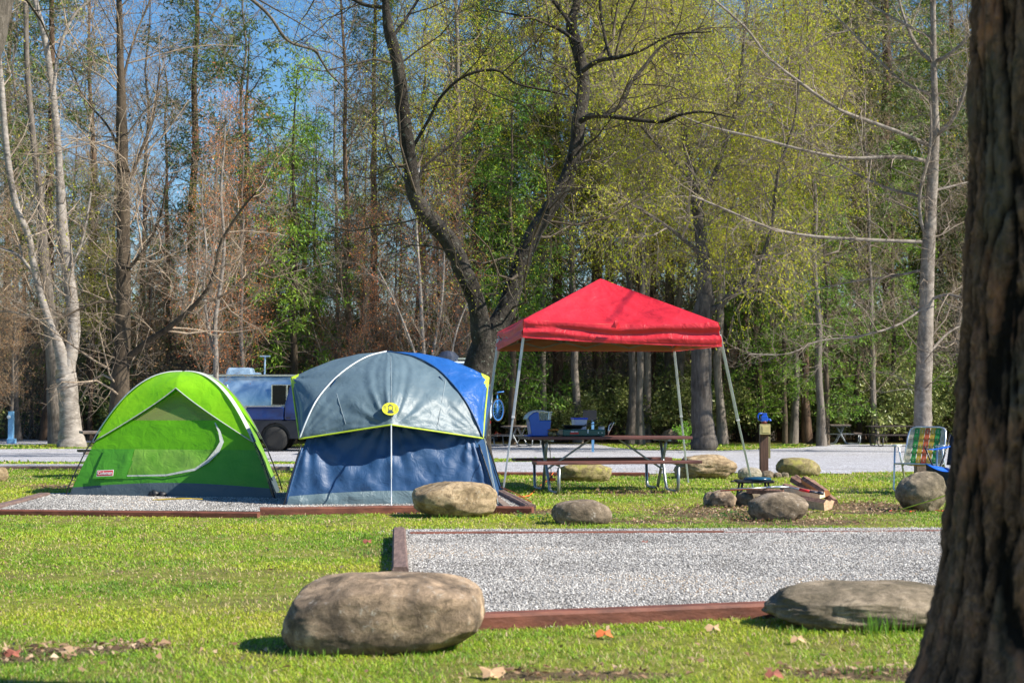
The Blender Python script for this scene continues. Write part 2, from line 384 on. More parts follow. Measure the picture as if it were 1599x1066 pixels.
# ------------------------------------------------------------------ grass
def grass():
    rg = np.random.default_rng(11); X = []; Y = []
    for y0, y1, dens in ((5.5, 7.2, 11000), (7.2, 9.2, 9500), (9.2, 12, 5200), (12, 16, 3400), (16, 21, 2300), (21, 28, 1300), (28, 40, 380), (40, 60, 150)):
        hw = y1 * .34 + .9; n = int(dens * (y1 - y0) * 2 * hw); X.append(rg.uniform(-hw, hw, n)); Y.append(rg.uniform(y0, y1, n))
    X = np.concatenate(X); Y = np.concatenate(Y); keep = np.ones(len(X), bool)
    for p in GRAVEL: keep &= ~inpoly(X, Y, p)
    q = .6 * vnoise(X, Y, 1.3, 1) + .4 * vnoise(X, Y, 4.2, 2); cl = vnoise(X, Y, 14, 3)
    dn = np.clip((q - .22) * 2.6, .2, 1) * (.3 + .9 * cl)
    for c, a, bb in BARE:
        e = ((X - c.x) / a) ** 2 + ((Y - c.y) / bb) ** 2 + (vnoise(X, Y, 5, 9) - .5) * 1.2
        dn *= np.clip(e * 1.0 - .2, .1, 1)
    keep &= rg.uniform(0, 1, len(X)) < dn; X, Y, q = X[keep], Y[keep], q[keep]; n = len(X)
    tall = vnoise(X, Y, .9, 7) * .6 + vnoise(X, Y, 3, 8) * .4
    H = rg.uniform(.008, .027, n) * (.5 + .9 * tall) * np.where(Y > 20, 1.5, 1); H *= np.where(rg.uniform(0, 1, n) < .02, 2.0, 1)
    W = np.maximum(.0016, Y * .00026) * rg.uniform(.7, 1.3, n); W = np.where(Y > 28, Y * .0006, W)
    a = rg.uniform(0, 2 * pi, n); ln = rg.uniform(.4, 1.9, n) * H; Z = gzv(Y)
    dx, dy = np.cos(a), np.sin(a); a2 = a + rg.normal(pi / 2, .5, n); wx, wy = np.cos(a2) * W, np.sin(a2) * W
    b0 = np.stack([X - wx, Y - wy, Z], -1); b1 = np.stack([X + wx, Y + wy, Z], -1)
    mx_, my_ = X + dx * ln * .35, Y + dy * ln * .35
    m0 = np.stack([mx_ - wx * .8, my_ - wy * .8, Z + H * .62], -1); m1 = np.stack([mx_ + wx * .8, my_ + wy * .8, Z + H * .62], -1)
    tp = np.stack([X + dx * ln, Y + dy * ln, Z + H * rg.uniform(.75, 1.05, n)], -1)
    V = np.stack([b0, b1, m1, m0, tp], 1).reshape(-1, 3); k = np.arange(n) * 5
    Qd = np.stack([k, k + 1, k + 2, k + 3], -1); T = np.stack([k + 3, k + 2, k + 4], -1)
    # colour driver: species patch + individual
    sp = .5 * vnoise(X, Y, .8, 21) + .25 * vnoise(X, Y, 3, 22) + .33 * rg.uniform(0, 1, n)
    dry = rg.uniform(0, 1, n) < (.13 + .6 * (1 - np.clip(q * 1.7, 0, 1)))
    val = np.where(dry, rg.uniform(.82, 1, n), np.clip((sp - .15) * 1.05, 0, .78))
    m, t, b, o_ = nodes('grass_blades'); at = N(t, 'ShaderNodeAttribute', attribute_name='rnd')
    col = ramp(t, at.outputs['Fac'], [(0, (.04, .13, .03)), (.2, (.12, .25, .03)), (.4, (.23, .4, .025)), (.58, (.38, .48, .035)), (.76, (.52, .5, .06)), (.82, (.4, .3, .13)), (1, (.62, .5, .3))])
    t.links.new(col, b.inputs['Base Color']); b.inputs['Roughness'].default_value = .55; b.inputs['Specular IOR Level'].default_value = .35
    tr = N(t, 'ShaderNodeBsdfTranslucent'); t.links.new(col, tr.inputs[0]); mx = N(t, 'ShaderNodeMixShader', i_0=.35)
    t.links.new(b.outputs[0], mx.inputs[1]); t.links.new(tr.outputs[0], mx.inputs[2]); t.links.new(mx.outputs[0], o_.inputs[0])
    o = link(bpy.data.objects.new('grass', npmesh('grass', V, quads=Qd, tris=T, mats=[m], attr=np.repeat(val, 5))))
    tag(o, 'short patchy green and yellow lawn grass around the pads', 'grass', kind='stuff')
    # dead leaves and straw trodden into the lawn
    n = 15000; X = rg.uniform(-9, 9, n); Y = 6 + 22 * rg.uniform(0, 1, n) ** 1.3; k = np.abs(X) < Y * .36 + .6
    qq = vnoise(X, Y, 1.1, 5); near = np.zeros(n, bool)
    for c, a_, bb in BARE: near |= (((X - c.x) / a_) ** 2 + ((Y - c.y) / bb) ** 2) < 1.4
    k &= (rg.uniform(0, 1, n) < .09 + .5 * near + .35 * (qq > .66))
    for p in (PAD1, PAD2): k &= ~(inpoly(X, Y, p) & (rg.uniform(0, 1, n) < .8))
    X, Y = X[k], Y[k]
    for c, a_, bb in BARE:      # bare earth is strewn more thickly
        m_ = int(520 * a_ * bb) + 50; r_ = np.sqrt(rg.uniform(0, 1, m_)) * rg.uniform(.7, 1.2, m_); t_ = rg.uniform(0, 6.28, m_)
        X = np.concatenate([X, c.x + a_ * r_ * np.cos(t_)]); Y = np.concatenate([Y, c.y + bb * r_ * np.sin(t_)])
    n = len(X); s = rg.uniform(.006, .026, n) * np.where(rg.uniform(0, 1, n) < .1, 1.5, 1); a = rg.uniform(0, 6.28, n); zz = gzv(Y) + rg.uniform(.012, .034, n)
    V = []
    for (u, v_) in ((-1, 0), (0, -.45), (1, 0), (0, .45)):
        V.append(np.stack([X + (u * np.cos(a) - v_ * np.sin(a)) * s, Y + (u * np.sin(a) + v_ * np.cos(a)) * s, zz + rg.normal(0, .008, n)], -1))
    V = np.stack(V, 1).reshape(-1, 3); k = np.arange(n) * 4; Qd = np.stack([k, k + 1, k + 2, k + 3], -1)
    ml = leafmat('dead_leaf_bits', [(.1, .055, .03), (.2, .11, .06), (.34, .22, .13), (.5, .38, .26)], .2)
    o = link(bpy.data.objects.new('leaf_litter', npmesh('leaf_litter', V, quads=Qd, mats=[ml], attr=np.repeat(rg.uniform(0, 1, n), 4))))
    tag(o, 'small dry leaf scraps and straw scattered in the lawn', 'leaf litter', kind='stuff')
grass()
# ------------------------------------------------------------------ trees
def tubes_mesh(br):
    """br: list of (pts (k,3), radii (k,)) -> quads; sides by radius"""
    groups = {}
    for p, r in br:
        s = 18 if r[0] > .12 else 9 if r[0] > .05 else 5 if r[0] > .02 else 3
        groups.setdefault((len(p), s), []).append((p, r))
    VV, QQ, off = [], [], 0
    for (k, s), L in groups.items():
        Pp = np.array([a for a, _ in L]); Rr = np.array([b for _, b in L]); B = len(L)
        T = np.gradient(Pp, axis=1); T /= np.linalg.norm(T, axis=2, keepdims=True) + 1e-9
        ax = T.mean(1); ref = np.where((np.abs(ax[:, 2]) > .8)[:, None], [1., 0, 0], [0, 0, 1.])[:, None, :]
        U = np.cross(T, ref); U /= np.linalg.norm(U, axis=2, keepdims=True) + 1e-9; W = np.cross(T, U)
        a = np.arange(s) * 2 * pi / s
        V = Pp[:, :, None] + (U[:, :, None] * np.cos(a)[:, None] + W[:, :, None] * np.sin(a)[:, None]) * Rr[:, :, None, None]
        VV.append(V.reshape(-1, 3)); idx = np.arange(B * k * s).reshape(B, k, s)
        q = np.stack([idx[:, :-1], np.roll(idx, -1, 2)[:, :-1], np.roll(idx, -1, 2)[:, 1:], idx[:, 1:]], -1)
        QQ.append(q.reshape(-1, 4) + off); off += len(VV[-1])
    return np.concatenate(VV), np.concatenate(QQ)
def unit(v): return v / (np.linalg.norm(v) + 1e-9)
class Tree:
    def __init__(s, seed): s.r = np.random.default_rng(seed); s.big = []; s.tw = []; s.tips = []
    def branch(s, p, d, L, r, dep, q):
        n = 5 if L > 1.2 else 4 if L > .5 else 3
        pts = [p]; st = L / (n - 1); wob = q.get('wob', .22)
        for i in range(n - 1):
            d = unit(d + s.r.normal(0, wob, 3) + np.array([0, 0, q['trop'][min(dep, len(q['trop']) - 1)]])); p = p + d * st; pts.append(p)
        pts = np.array(pts); rad = np.maximum(r * np.linspace(1, .35, n), q.get('rmin', .006) * .6)
        (s.big if dep == 0 else s.tw).append((pts, rad)); s.spawn(pts, rad, L, dep, q)
        return pts
    def spawn(s, pts, rad, L, dep, q, lo=.2, scale=1.0):
        if dep >= q['maxd']: s.tips.append(pts); return
        if dep == q['maxd'] - 1 and q.get('midtips'): s.tips.append(pts)
        c = q['n'][min(dep, len(q['n']) - 1)]; k = int(c * L * scale + s.r.uniform(0, 1)); n = len(pts)
        for i in range(k):
            t = lo + (1 - lo) * (i + s.r.uniform(0, 1)) / k; f = t * (n - 1); j = min(int(f), n - 2); f -= j
            p = pts[j] * (1 - f) + pts[j + 1] * f; ax = unit(pts[j + 1] - pts[j]); rr = rad[j] * (1 - f) + rad[j + 1] * f
            v = s.r.normal(0, 1, 3)
            if 'flat' in q: v[2] *= q['flat']
            v = unit(v - ax * v.dot(ax)); an = q.get('ang', .9) * s.r.uniform(.7, 1.3)
            ln = q['len'][min(dep, len(q['len']) - 1)] * s.r.uniform(.5, 1.25) * (1 - .45 * t)
            s.branch(p, unit(ax * cos(an) + v * sin(an)), ln, min(rr * .6, max(ln * .011, q.get('rmin', .006))), dep + 1, q)
    def limb(s, pts, rad, q, scale=1.0, lo=.15, smooth=3):
        pts = np.array([tuple(p) for p in pts], float); rad = np.array(rad, float)
        # catmull-rom refinement
        n = len(pts); ext = np.vstack([2 * pts[0] - pts[1], pts, 2 * pts[-1] - pts[-2]]); er = np.concatenate([[rad[0]], rad, [rad[-1]]])
        o, orr = [], []
        for i in range(n - 1):
            for j in range(smooth):
                t = j / smooth; a, b, c, d = ext[i:i + 4]
                o.append(.5 * ((2 * b) + (-a + c) * t + (2 * a - 5 * b + 4 * c - d) * t * t + (-a + 3 * b - 3 * c + d) * t ** 3)); orr.append(rad[i] * (1 - t) + rad[i + 1] * t)
        o.append(pts[-1]); orr.append(rad[-1]); o = np.array(o); orr = np.array(orr)
        seg = np.linalg.norm(np.diff(o, axis=0), axis=1).sum()
        o[1:-1] += s.r.normal(0, 1, (len(o) - 2, 3)) * orr[1:-1, None] * .035
        s.big.append((o, orr * s.r.uniform(.98, 1.03, len(orr))))
        if q:
            s.spawn(o, orr, seg, 0, q, lo, scale)
    def leaves(s, per, size, kind='leaf', spread=.12, droop=0, aspect=.45):
        if not s.tips or per <= 0: return None
        r = s.r; A = []; D = []
        for p in s.tips:
            k = int(per * r.uniform(.5, 1.5) + r.uniform(0, 1)); 
            if k < 1: continue
            t = r.uniform(.15, 1, k) * (len(p) - 1); j = np.minimum(t.astype(int), len(p) - 2); f = (t - j)[:, None]
            A.append(p[j] * (1 - f) + p[j + 1] * f); D.append(p[j + 1] - p[j])
        if not A: return None
        A = np.concatenate(A); D = np.concatenate(D); n = len(A); A = A + r.normal(0, spread, (n, 3))
        D /= np.linalg.norm(D, axis=1, keepdims=True) + 1e-9
        u = D * (.8 if kind == 'needle' else .3) + r.normal(0, .55 if kind == 'needle' else .8, (n, 3)); u[:, 2] -= droop; u /= np.linalg.norm(u, axis=1, keepdims=True)
        v = np.cross(u, r.normal(0, 1, (n, 3))); v /= np.linalg.norm(v, axis=1, keepdims=True) + 1e-9
        sz = size * r.uniform(.6, 1.35, n)[:, None]
        V = np.stack([A, A + u * sz * .5 + v * sz * aspect * .5, A + u * sz, A + u * sz * .5 - v * sz * aspect * .5], 1).reshape(-1, 3)
        return V, np.arange(n * 4).reshape(-1, 4), np.repeat(r.uniform(0, 1, n), 4)
def tree_meshes(name, T, barkm, twigm, leafm=None, lv=None):
    V, Qd = tubes_mesh(T.big); tr = npmesh(name + '_trunk', V, quads=Qd, mats=[barkm], smooth=True)
    cr = None
    if T.tw or lv is not None:
        Vs, Qs, at, mi, off = [], [], [], [], 0
        if T.tw:
            V, Qd = tubes_mesh(T.tw); Vs.append(V); Qs.append(Qd); at.append(np.zeros(len(V))); mi.append(np.zeros(len(Qd))); off = len(V)
        if lv is not None:
            V, Qd, a = lv; Vs.append(V); Qs.append(Qd + off); at.append(a); mi.append(np.ones(len(Qd)))
        cr = npmesh(name + '_crown', np.concatenate(Vs), quads=np.concatenate(Qs), mats=[twigm] + ([leafm] if leafm else []), mi=np.concatenate(mi), attr=np.concatenate(at))
    return tr, cr
def put_tree(name, tr, cr, loc, rot, scl, label, cat, group=None, crown='crown'):
    root = thing(name, loc, label, cat, group); root.rotation_euler = (0, 0, rot); root.scale = scl if hasattr(scl, '__len__') else (scl,) * 3
    ORG[root.name] = Vector((0, 0, 0))
    for nm, me in (('trunk', tr), (crown, cr)):
        if me: c = link(bpy.data.objects.new(nm, me)); c.parent = root
    return root
B_grey = bark('grey_bark', (.03, .024, .02), (.11, .093, .08), (.24, .21, .185))
B_brown = bark('brown_bark', (.02, .013, .009), (.08, .05, .034), (.19, .125, .085))
B_dark = bark('dark_bark', (.02, .015, .01), (.06, .045, .032), (.13, .1, .07))
B_pale = bark('pale_flaking_bark', (.05, .04, .033), (.2, .175, .155), (.44, .4, .365), 4, 9, .7)
B_moss = bark('mossy_dark_bark', (.006, .005, .004), (.03, .025, .021), (.12, .105, .09), 10, 6, 1.0, ((.26, .29, .24), 16, .62), .09)
TW = bark('twig_bark', (.07, .048, .032), (.2, .15, .11), (.4, .32, .24), 3, 3, 0)
TW_pale = bark('pale_twig_bark', (.1, .075, .055), (.23, .18, .14), (.4, .34, .28), 3, 3, 0)
TW_dark = bark('dark_twig_bark', (.04, .03, .022), (.09, .07, .05), (.16, .13, .1), 3, 3, 0)
L_spring = leafmat('spring_leaves', [(.22, .31, .012), (.4, .48, .015), (.58, .6, .03), (.68, .56, .08)], .5)
L_hem = leafmat('hemlock_needles', [(.03, .075, .012), (.07, .16, .02), (.15, .29, .025), (.28, .43, .035)], .3)
L_dark = leafmat('dark_evergreen_needles', [(.02, .045, .014), (.05, .09, .022), (.1, .16, .03), (.16, .22, .04)], .25)
L_rhodo = leafmat('broad_evergreen_leaves', [(.03, .06, .02), (.09, .13, .03), (.18, .22, .05), (.36, .38, .13)], .15, .4)
L_red = leafmat('red_buds', [(.6, .12, .04), (.8, .24, .06), (.9, .4, .14), (.8, .17, .09)], .4)
L_tan = leafmat('withered_tan_leaves', [(.4, .2, .08), (.6, .36, .17), (.75, .5, .27), (.65, .28, .12)], .4)
L_bud = leafmat('fine_bud_specks', [(.2, .14, .06), (.3, .24, .09), (.36, .34, .1), (.32, .18, .1)], .4)

def proto(kind, seed):
    T = Tree(seed); r = T.r
    if kind in ('bare', 'red', 'tan', 'spring'):
        H = r.uniform(19, 25); lean = r.normal(0, .6, 2); n = 12
        pts = np.array([[lean[0] * (i / n) ** 1.5 + r.normal(0, .06), lean[1] * (i / n) ** 1.5 + r.normal(0, .06), H * i / n] for i in range(n + 1)])
        rr = .19 * (1 - np.linspace(0, 1, n + 1) * .88); rr[0] *= 1.35
        q = dict(maxd=3, n=[2.7, 3.0, 4.2], len=[4.0, 1.9, .95], trop=[0, .1, .06, .03], ang=.85, rmin=.008, wob=.26)
        T.limb(pts, rr, q, 1, .33 if kind == 'spring' else .12, 2)
        lv = {'bare': (1.0, .075), 'red': (2.3, .1), 'tan': (2.4, .12), 'spring': (9.0, .088)}[kind]
        lm = {'bare': L_bud, 'red': L_red, 'tan': L_tan, 'spring': L_spring}[kind]
        return tree_meshes('hardwood', T, B_grey if seed % 2 else B_brown, TW, lm, T.leaves(*lv))
    if kind == 'pine':      # tall straight trunk, high dark crown
        H = r.uniform(24, 28); n = 10
        pts = np.array([[r.normal(0, .05), r.normal(0, .05), H * i / n] for i in range(n + 1)])
        rr = .26 * (1 - np.linspace(0, 1, n + 1) * .8); rr[0] *= 1.25
        q = dict(maxd=2, n=[3.4, 4.2], len=[3.6, 1.3], trop=[0, -.02, .0], ang=1.3, flat=.5, rmin=.01)
        T.limb(pts, rr, q, 1, .3, 2)
        k = len(T.tw)
        for _ in range(16):
            z = r.uniform(2, 9); a = r.uniform(0, 6.28); T.branch(np.array([0, 0, z]), np.array([cos(a), sin(a), .1]), r.uniform(.8, 2), .015, 2, q)
        return tree_meshes('pine', T, B_brown, TW, L_dark, T.leaves(22, .24, 'needle', .12, .1, .2))
    if kind in ('hemlock', 'darkhem'):
        H = r.uniform(11, 17); n = 9
        pts = np.array([[r.normal(0, .05), r.normal(0, .05), H * i / n] for i in range(n + 1)])
        rr = .17 * (1 - np.linspace(0, 1, n + 1) * .9)
        q = dict(maxd=2, n=[4.6, 3.6], len=[3.1, 1.0], trop=[0, -.07, -.12], ang=1.35, flat=.35, rmin=.007)
        T.limb(pts, rr, q, 1, .12, 2)
        return tree_meshes('hemlock', T, B_dark, TW_dark, L_hem if kind == 'hemlock' else L_dark, T.leaves(24, .17, 'needle', .1, .35, .24))
    if kind == 'rhodo':
        q = dict(maxd=2, n=[4.5, 6], len=[1.2, .55], trop=[0, .1, .15], ang=.8, rmin=.008)
        for _ in range(11):
            a = r.uniform(0, 6.28); L = r.uniform(1.2, 2.8)
            T.branch(np.array([cos(a) * .4, sin(a) * .4, 0]), unit(np.array([cos(a) * .5, sin(a) * .5, 1.])), L, .025, 0, q)
        return tree_meshes('rhododendron', T, B_dark, TW_dark, L_rhodo, T.leaves(13, .15, 'leaf', .1, .3, .34))
    if kind in ('brush', 'brushtan', 'brushgreen'):
        q = dict(maxd=3, n=[3.2, 3.6, 4.5], len=[1.8, .9, .5], trop=[.04, .05, .04, 0], ang=.7, rmin=.006, wob=.3)
        for _ in range(9):
            a = r.uniform(0, 6.28); L = r.uniform(1.8, 4.5)
            T.branch(np.array([cos(a) * .5, sin(a) * .5, 0]), unit(np.array([cos(a) * .45, sin(a) * .45, 1.])), L, .026, 0, q)
        lm, lv = {'brush': (L_bud, (.8, .07)), 'brushtan': (L_tan, (2.0, .1)), 'brushgreen': (L_rhodo, (3.2, .11))}[kind]
        return tree_meshes('brush', T, B_grey, TW_pale if seed % 2 else TW, lm, T.leaves(*lv))
PR = {k: [proto(k, s) for s in ss] for k, ss in dict(bare=(1, 2, 3, 4), red=(11, 12), tan=(21,), spring=(31, 32, 33), pine=(41, 42), hemlock=(51, 52), darkhem=(61,), rhodo=(71, 72), brush=(81, 82, 84), brushtan=(92, 93), brushgreen=(95, 96)).items()}
INFO = dict(
    bare=('hardwood_tree', 'tall bare hardwood tree with grey or brown trunk in the woods beyond the road', 'tree', 'bare hardwoods in the woods beyond the road'),
    red=('maple_tree', 'tall maple tree covered in reddish orange buds in the woods beyond the road', 'tree', 'red budding maples in the woods'),
    tan=('beech_tree', 'woodland tree holding withered tan leaves beyond the road', 'tree', 'trees with withered tan leaves'),
    spring=('leafing_tree', 'tall tree hazed with new yellow green leaves in the woods beyond the road', 'tree', 'trees with new yellow green leaves'),
    pine=('pine_tree', 'very tall straight pine with dark crown and bare lower trunk in the woods', 'tree', 'tall pines in the woods'),
    hemlock=('hemlock_tree', 'hemlock tree with bright green drooping sprays at the edge of the woods', 'tree', 'bright green hemlocks at the wood edge'),
    darkhem=('hemlock_tree', 'dark green evergreen with drooping boughs deep in the woods', 'tree', 'dark evergreens in the woods'),
    rhodo=('rhododendron_bush', 'dark glossy broad leaved evergreen bush under the trees beyond the road', 'bush', 'dark evergreen bushes under the trees'),
    brush=('bare_shrub', 'tangled leafless many stemmed shrub under the trees beyond the road', 'shrub', 'leafless shrubs under the trees'),
    brushtan=('tan_leaved_shrub', 'many stemmed shrub with scraps of withered tan leaves under the trees', 'shrub', 'shrubs with withered tan leaves'),
    brushgreen=('green_leaved_shrub', 'loose many stemmed shrub with sparse green leaves under the trees', 'shrub', 'shrubs with sparse green leaves'))
rw = random.Random(77); PLANTED = []
def plant(kind, px, Y, s=1.0, zs=None):
    d = ray(px, 600); X = d.x / d.y * Y; tr, cr = rw.choice(PR[kind]); nm, lb, ct, gp = INFO[kind]
    s *= rw.uniform(.88, 1.14)
    o = put_tree(nm, tr, cr, (X, Y, gz(Y) - .05), rw.uniform(0, 6.28), (s, s, s * (zs or 1)), lb, ct, gp, 'crown'); PLANTED.append((kind, px, Y, o)); return o
# (kind, px, Y) by hand for what the photograph shows, then fill
for k, px, Y, s in [
    ('pine', 75, 66, 1), ('pine', 300, 72, 1.05), ('pine', 583, 72, .95), ('pine', 745, 74, .9), ('pine', 760, 80, .9),
    ('pine', 870, 64, 1), ('pine', 932, 66, 1), ('pine', 952, 72, 1), ('pine', 1018, 70, 1), ('pine', 1285, 74, 1), ('pine', 1345, 70, 1), ('pine', 1388, 66, 1.1), ('pine', 1490, 76, 1), ('pine', 8, 80, 1), ('pine', 1600, 70, 1),
    ('hemlock', 458, 60, .95), ('hemlock', 492, 68, .9), ('darkhem', 425, 74, .95), ('darkhem', 545, 74, .9), ('darkhem', 385, 66, 1.25), ('darkhem', 165, 74, .75), ('darkhem', 135, 70, .65), ('hemlock', 235, 70, .6),
    ('hemlock', 745, 62, .95), ('hemlock', 800, 58, .9), ('hemlock', 838, 66, 1.0), ('darkhem', 1000, 76, .8),
    ('hemlock', 1225, 60, .75), ('hemlock', 1290, 58, .8), ('darkhem', 1340, 62, .85), ('hemlock', 1395, 64, .85), ('darkhem', 1250, 66, .9), ('hemlock', 1180, 64, .85), ('darkhem', 1470, 72, 1.2), ('hemlock', 1440, 74, 1.15), ('darkhem', 1530, 66, 1), ('hemlock', 1650, 70, 1),
    ('red', 320, 58, .62), ('red', 375, 56, .55), ('red', 395, 64, .6), ('red', 560, 56, .42), ('red', 610, 60, .5), ('red', 690, 60, .5), ('red', 735, 58, .45), ('red', 520, 62, .45), ('red', 1150, 68, .35),
    ('spring', 1000, 59, .8), ('spring', 1165, 65, .75), ('spring', 1240, 61, .75), ('spring', 1310, 69, .9), ('spring', 900, 62, 1), ('spring', 985, 60, .95), ('spring', 1060, 64, 1), ('spring', 1200, 66, 1), ('spring', 1360, 68, 1.05), ('spring', 1125, 60, .85),
    ('spring', 720, 60, .95), ('spring', 650, 72, .95), ('spring', 800, 76, 1), ('bare', 25, 66, .9), ('bare', 140, 76, .85), ('bare', -40, 62, .9), ('spring', 1280, 57, .75), ('spring', 850, 63, .85), ('spring', 1090, 57, .75),
    ('tan', 20, 62, .35), ('tan', 50, 70, .4), ('tan', -20, 58, .4), ('tan', 225, 66, .35), ('tan', 430, 72, .35)]:
    plant(k, px, Y, s)
for i in range(46):          # slender bare trunks
    px = -60 + 1740 * (i + rw.uniform(0, 1)) / 46
    plant('bare', px, rw.uniform(60, 96), rw.uniform(.5, 1.0))
for i in range(20):
    px = -60 + 1740 * (i + rw.uniform(0, 1)) / 20
    if 380 < px < 560 or 840 < px < 970: continue
    plant(rw.choice(['darkhem', 'spring', 'bare', 'pine'] if px < 950 else ['darkhem', 'spring', 'spring', 'pine']), px, rw.uniform(90, 128), rw.uniform(.8, 1.05))
for i in range(9):
    px = 980 + 560 * (i + rw.uniform(0, 1)) / 9
    plant('spring', px, rw.uniform(60, 84), rw.uniform(.75, 1.0))
for i in range(18):
    px = -60 + 900 * (i + rw.uniform(0, 1)) / 18
    plant(rw.choice(['red', 'tan', 'bare', 'spring', 'bare']), px, rw.uniform(62, 84), rw.uniform(.35, .7))
for i in range(34):
    px = -80 + 1780 * (i + rw.uniform(0, 1)) / 34; right = px > 850
    plant('rhodo' if right or rw.random() < .3 else rw.choice(['brush', 'brushtan', 'brushgreen']), px, rw.uniform(60.5, 68) + (0 if right else 2), rw.uniform(.8, 1.35))
for i in range(44):
    px = -80 + 1780 * (i + rw.uniform(0, 1)) / 44; right = px > 900
    plant(rw.choice(['brushgreen', 'rhodo', 'brushtan', 'rhodo'] if right else ['brush', 'brushtan', 'brush', 'brushgreen']), px, rw.uniform(66, 82), rw.uniform(1.0, 1.7))
for i in range(48):
    px = -80 + 1780 * (i + rw.uniform(0, 1)) / 48
    plant(rw.choice(['brush', 'brushtan', 'brushgreen', 'brushgreen']), px, rw.uniform(80, 112), rw.choice([1.6, 2.0, 2.5]))
LAND = [(0, 'beyond the left edge'), (60, 'above the blue pedestal'), (140, 'around the pale two stemmed tree'), (240, 'around the dark trunked tree'), (330, 'above the green tent top'), (440, 'above the silver trailer'),
        (540, 'above the left of the blue tent'), (640, 'above the blue tent top'), (740, 'left of the forked tree trunk'), (850, 'in the fork of the mossy tree'), (960, 'above the canopy peak'),
        (1060, 'above the right slope of the canopy'), (1150, 'around the weeping tree'), (1250, 'above the utility post'), (1330, 'above the mossy green boulder'), (1400, 'above the far orange ended table'), (1520, 'around the pale maple'), (9999, 'behind the big near trunk')]
ORD = ['nearest', 'second nearest', 'third nearest', 'fourth nearest', 'fifth nearest', 'sixth nearest', 'seventh nearest', 'eighth nearest', 'ninth nearest', 'tenth nearest', 'eleventh nearest', 'twelfth nearest']
SHORT = dict(bare='bare hardwood', red='red budded maple', tan='tan leaved tree', spring='yellow green leafing tree', pine='tall straight pine', hemlock='bright green hemlock', darkhem='dark drooping evergreen', rhodo='dark broad leaved bush', brush='tangled leafless shrub', brushtan='tan leaved shrub', brushgreen='sparse green shrub')
from collections import defaultdict
bk = defaultdict(list)
for kind, px, Y, o in PLANTED:
    bk[(kind, next(n for x, n in LAND if px < x))].append((Y, o))
for (kind, place), L in bk.items():
    L.sort(key=lambda x: x[0])
    for i, (Y, o) in enumerate(L): o['label'] = (ORD[min(i, 11)] + ' ' if len(L) > 1 else '') + SHORT[kind] + ' ' + place + (' beyond the road' if 'behind' not in place else '')

# ---- the trees the photograph shows one by one
def limbs(T, Y, lst, q, scale=1.0):
    for l in lst:
        dy = l[0] if not isinstance(l[0], tuple) else 0; pts = [x for x in l if isinstance(x, tuple)]
        n = len(pts); W = [P(x, y, Y + dy * i / max(n - 1, 1)) for i, (x, y, r) in enumerate(pts)]
        T.limb(W, [r * (.88 if r > 9 else .62) * Y / F for _, _, r in pts], q, scale, smooth=6)
def hero(name, T, Y, base, barkm, twm, lm, lv, label):
    b = G(*base) if not hasattr(base, 'x') else base; root = thing(name, b, label, 'tree')
    tr, cr = tree_meshes(name, T, barkm, twm, lm, lv)
    for nm, me in (('trunk', tr), ('crown', cr)):
        if me is None: continue
        co = np.empty(len(me.vertices) * 3, np.float32); me.vertices.foreach_get('co', co); co = co.reshape(-1, 3) - np.array(b, np.float32)
        me.vertices.foreach_set('co', co.ravel()); me.update(); c = link(bpy.data.objects.new(nm, me)); c.parent = root
    return root
# forked mossy tree behind the blue tent
YV = 26.5; T = Tree(201); q = dict(maxd=3, n=[2.8, 4.0, 5.2], len=[2.4, 1.15, .55], trop=[0, .03, -.06, -.16], ang=.95, rmin=.0032, wob=.3)
zb = P(740, 700, YV); zb.z = gz(YV) - .1
T.limb([zb, P(738, 690, YV), P(741, 640, YV), P(747, 580, YV), P(760, 535, YV)], [36 * YV / F, 29 * YV / F, 25 * YV / F, 25 * YV / F, 23 * YV / F], None)
limbs(T, YV, [
    [-1.0, (756, 560, 20), (752, 525, 19), (743, 470, 16), (722, 420, 16), (700, 375, 16), (665, 335, 15), (646, 300, 13), (640, 250, 12), (630, 180, 12), (621, 100, 11), (608, 50, 10), (602, 5, 9), (600, -60, 7), (590, -160, 4)],
    [.8, (757, 560, 20), (766, 525, 20), (787, 490, 18), (805, 440, 16), (828, 375, 15), (858, 325, 14), (880, 290, 13), (897, 240, 12), (904, 190, 13), (911, 140, 12), (905, 90, 11), (893, 40, 10), (905, -20, 9), (900, -120, 5)],
    [-.8, (905, 190, 8), (925, 181, 7), (960, 183, 6), (1000, 188, 5), (1035, 190, 5), (1060, 180, 4), (1100, 175, 3), (1150, 185, 2)],
    [.9, (935, 183, 5), (968, 165, 6), (985, 130, 6), (1005, 105, 5), (1030, 75, 4), (1060, 58, 3), (1100, 40, 2)],
    [-.7, (908, 112, 7), (935, 95, 7), (965, 90, 6), (1000, 80, 3), (1050, 55, 3), (1110, 50, 2)],
    [.3, (953, 90, 5), (945, 60, 4), (938, 15, 4), (936, -40, 3)],
    [.9, (904, 68, 5), (874, 47, 5), (841, 33, 4), (803, 23, 3), (760, 15, 2)],
    [.7, (604, 12, 6), (570, 8, 5), (540, -8, 5), (500, -30, 4), (450, -60, 3)],
    [-.8, (642, 235, 5), (668, 190, 4), (690, 150, 4), (728, 118, 4), (775, 110, 4), (805, 130, 3), (850, 141, 3), (890, 150, 2)],
    [.8, (612, 60, 5), (640, 20, 4), (670, -30, 4), (700, -80, 3)],
    [.6, (648, 300, 5), (662, 262, 4), (700, 230, 3), (740, 200, 3)],
    [1.2, (905, -20, 6), (960, -60, 5), (1020, -90, 4)], [-1.2, (600, -60, 5), (560, -110, 4), (500, -150, 3)], [1, (893, 40, 5), (850, -20, 5), (820, -90, 3)]], q)
hero('forked_tree', T, YV, zb, B_moss, TW_dark, L_spring, T.leaves(5, .036, 'leaf', .06, .4, .38), 'dark mossy forked tree rising in a V behind the blue tent')
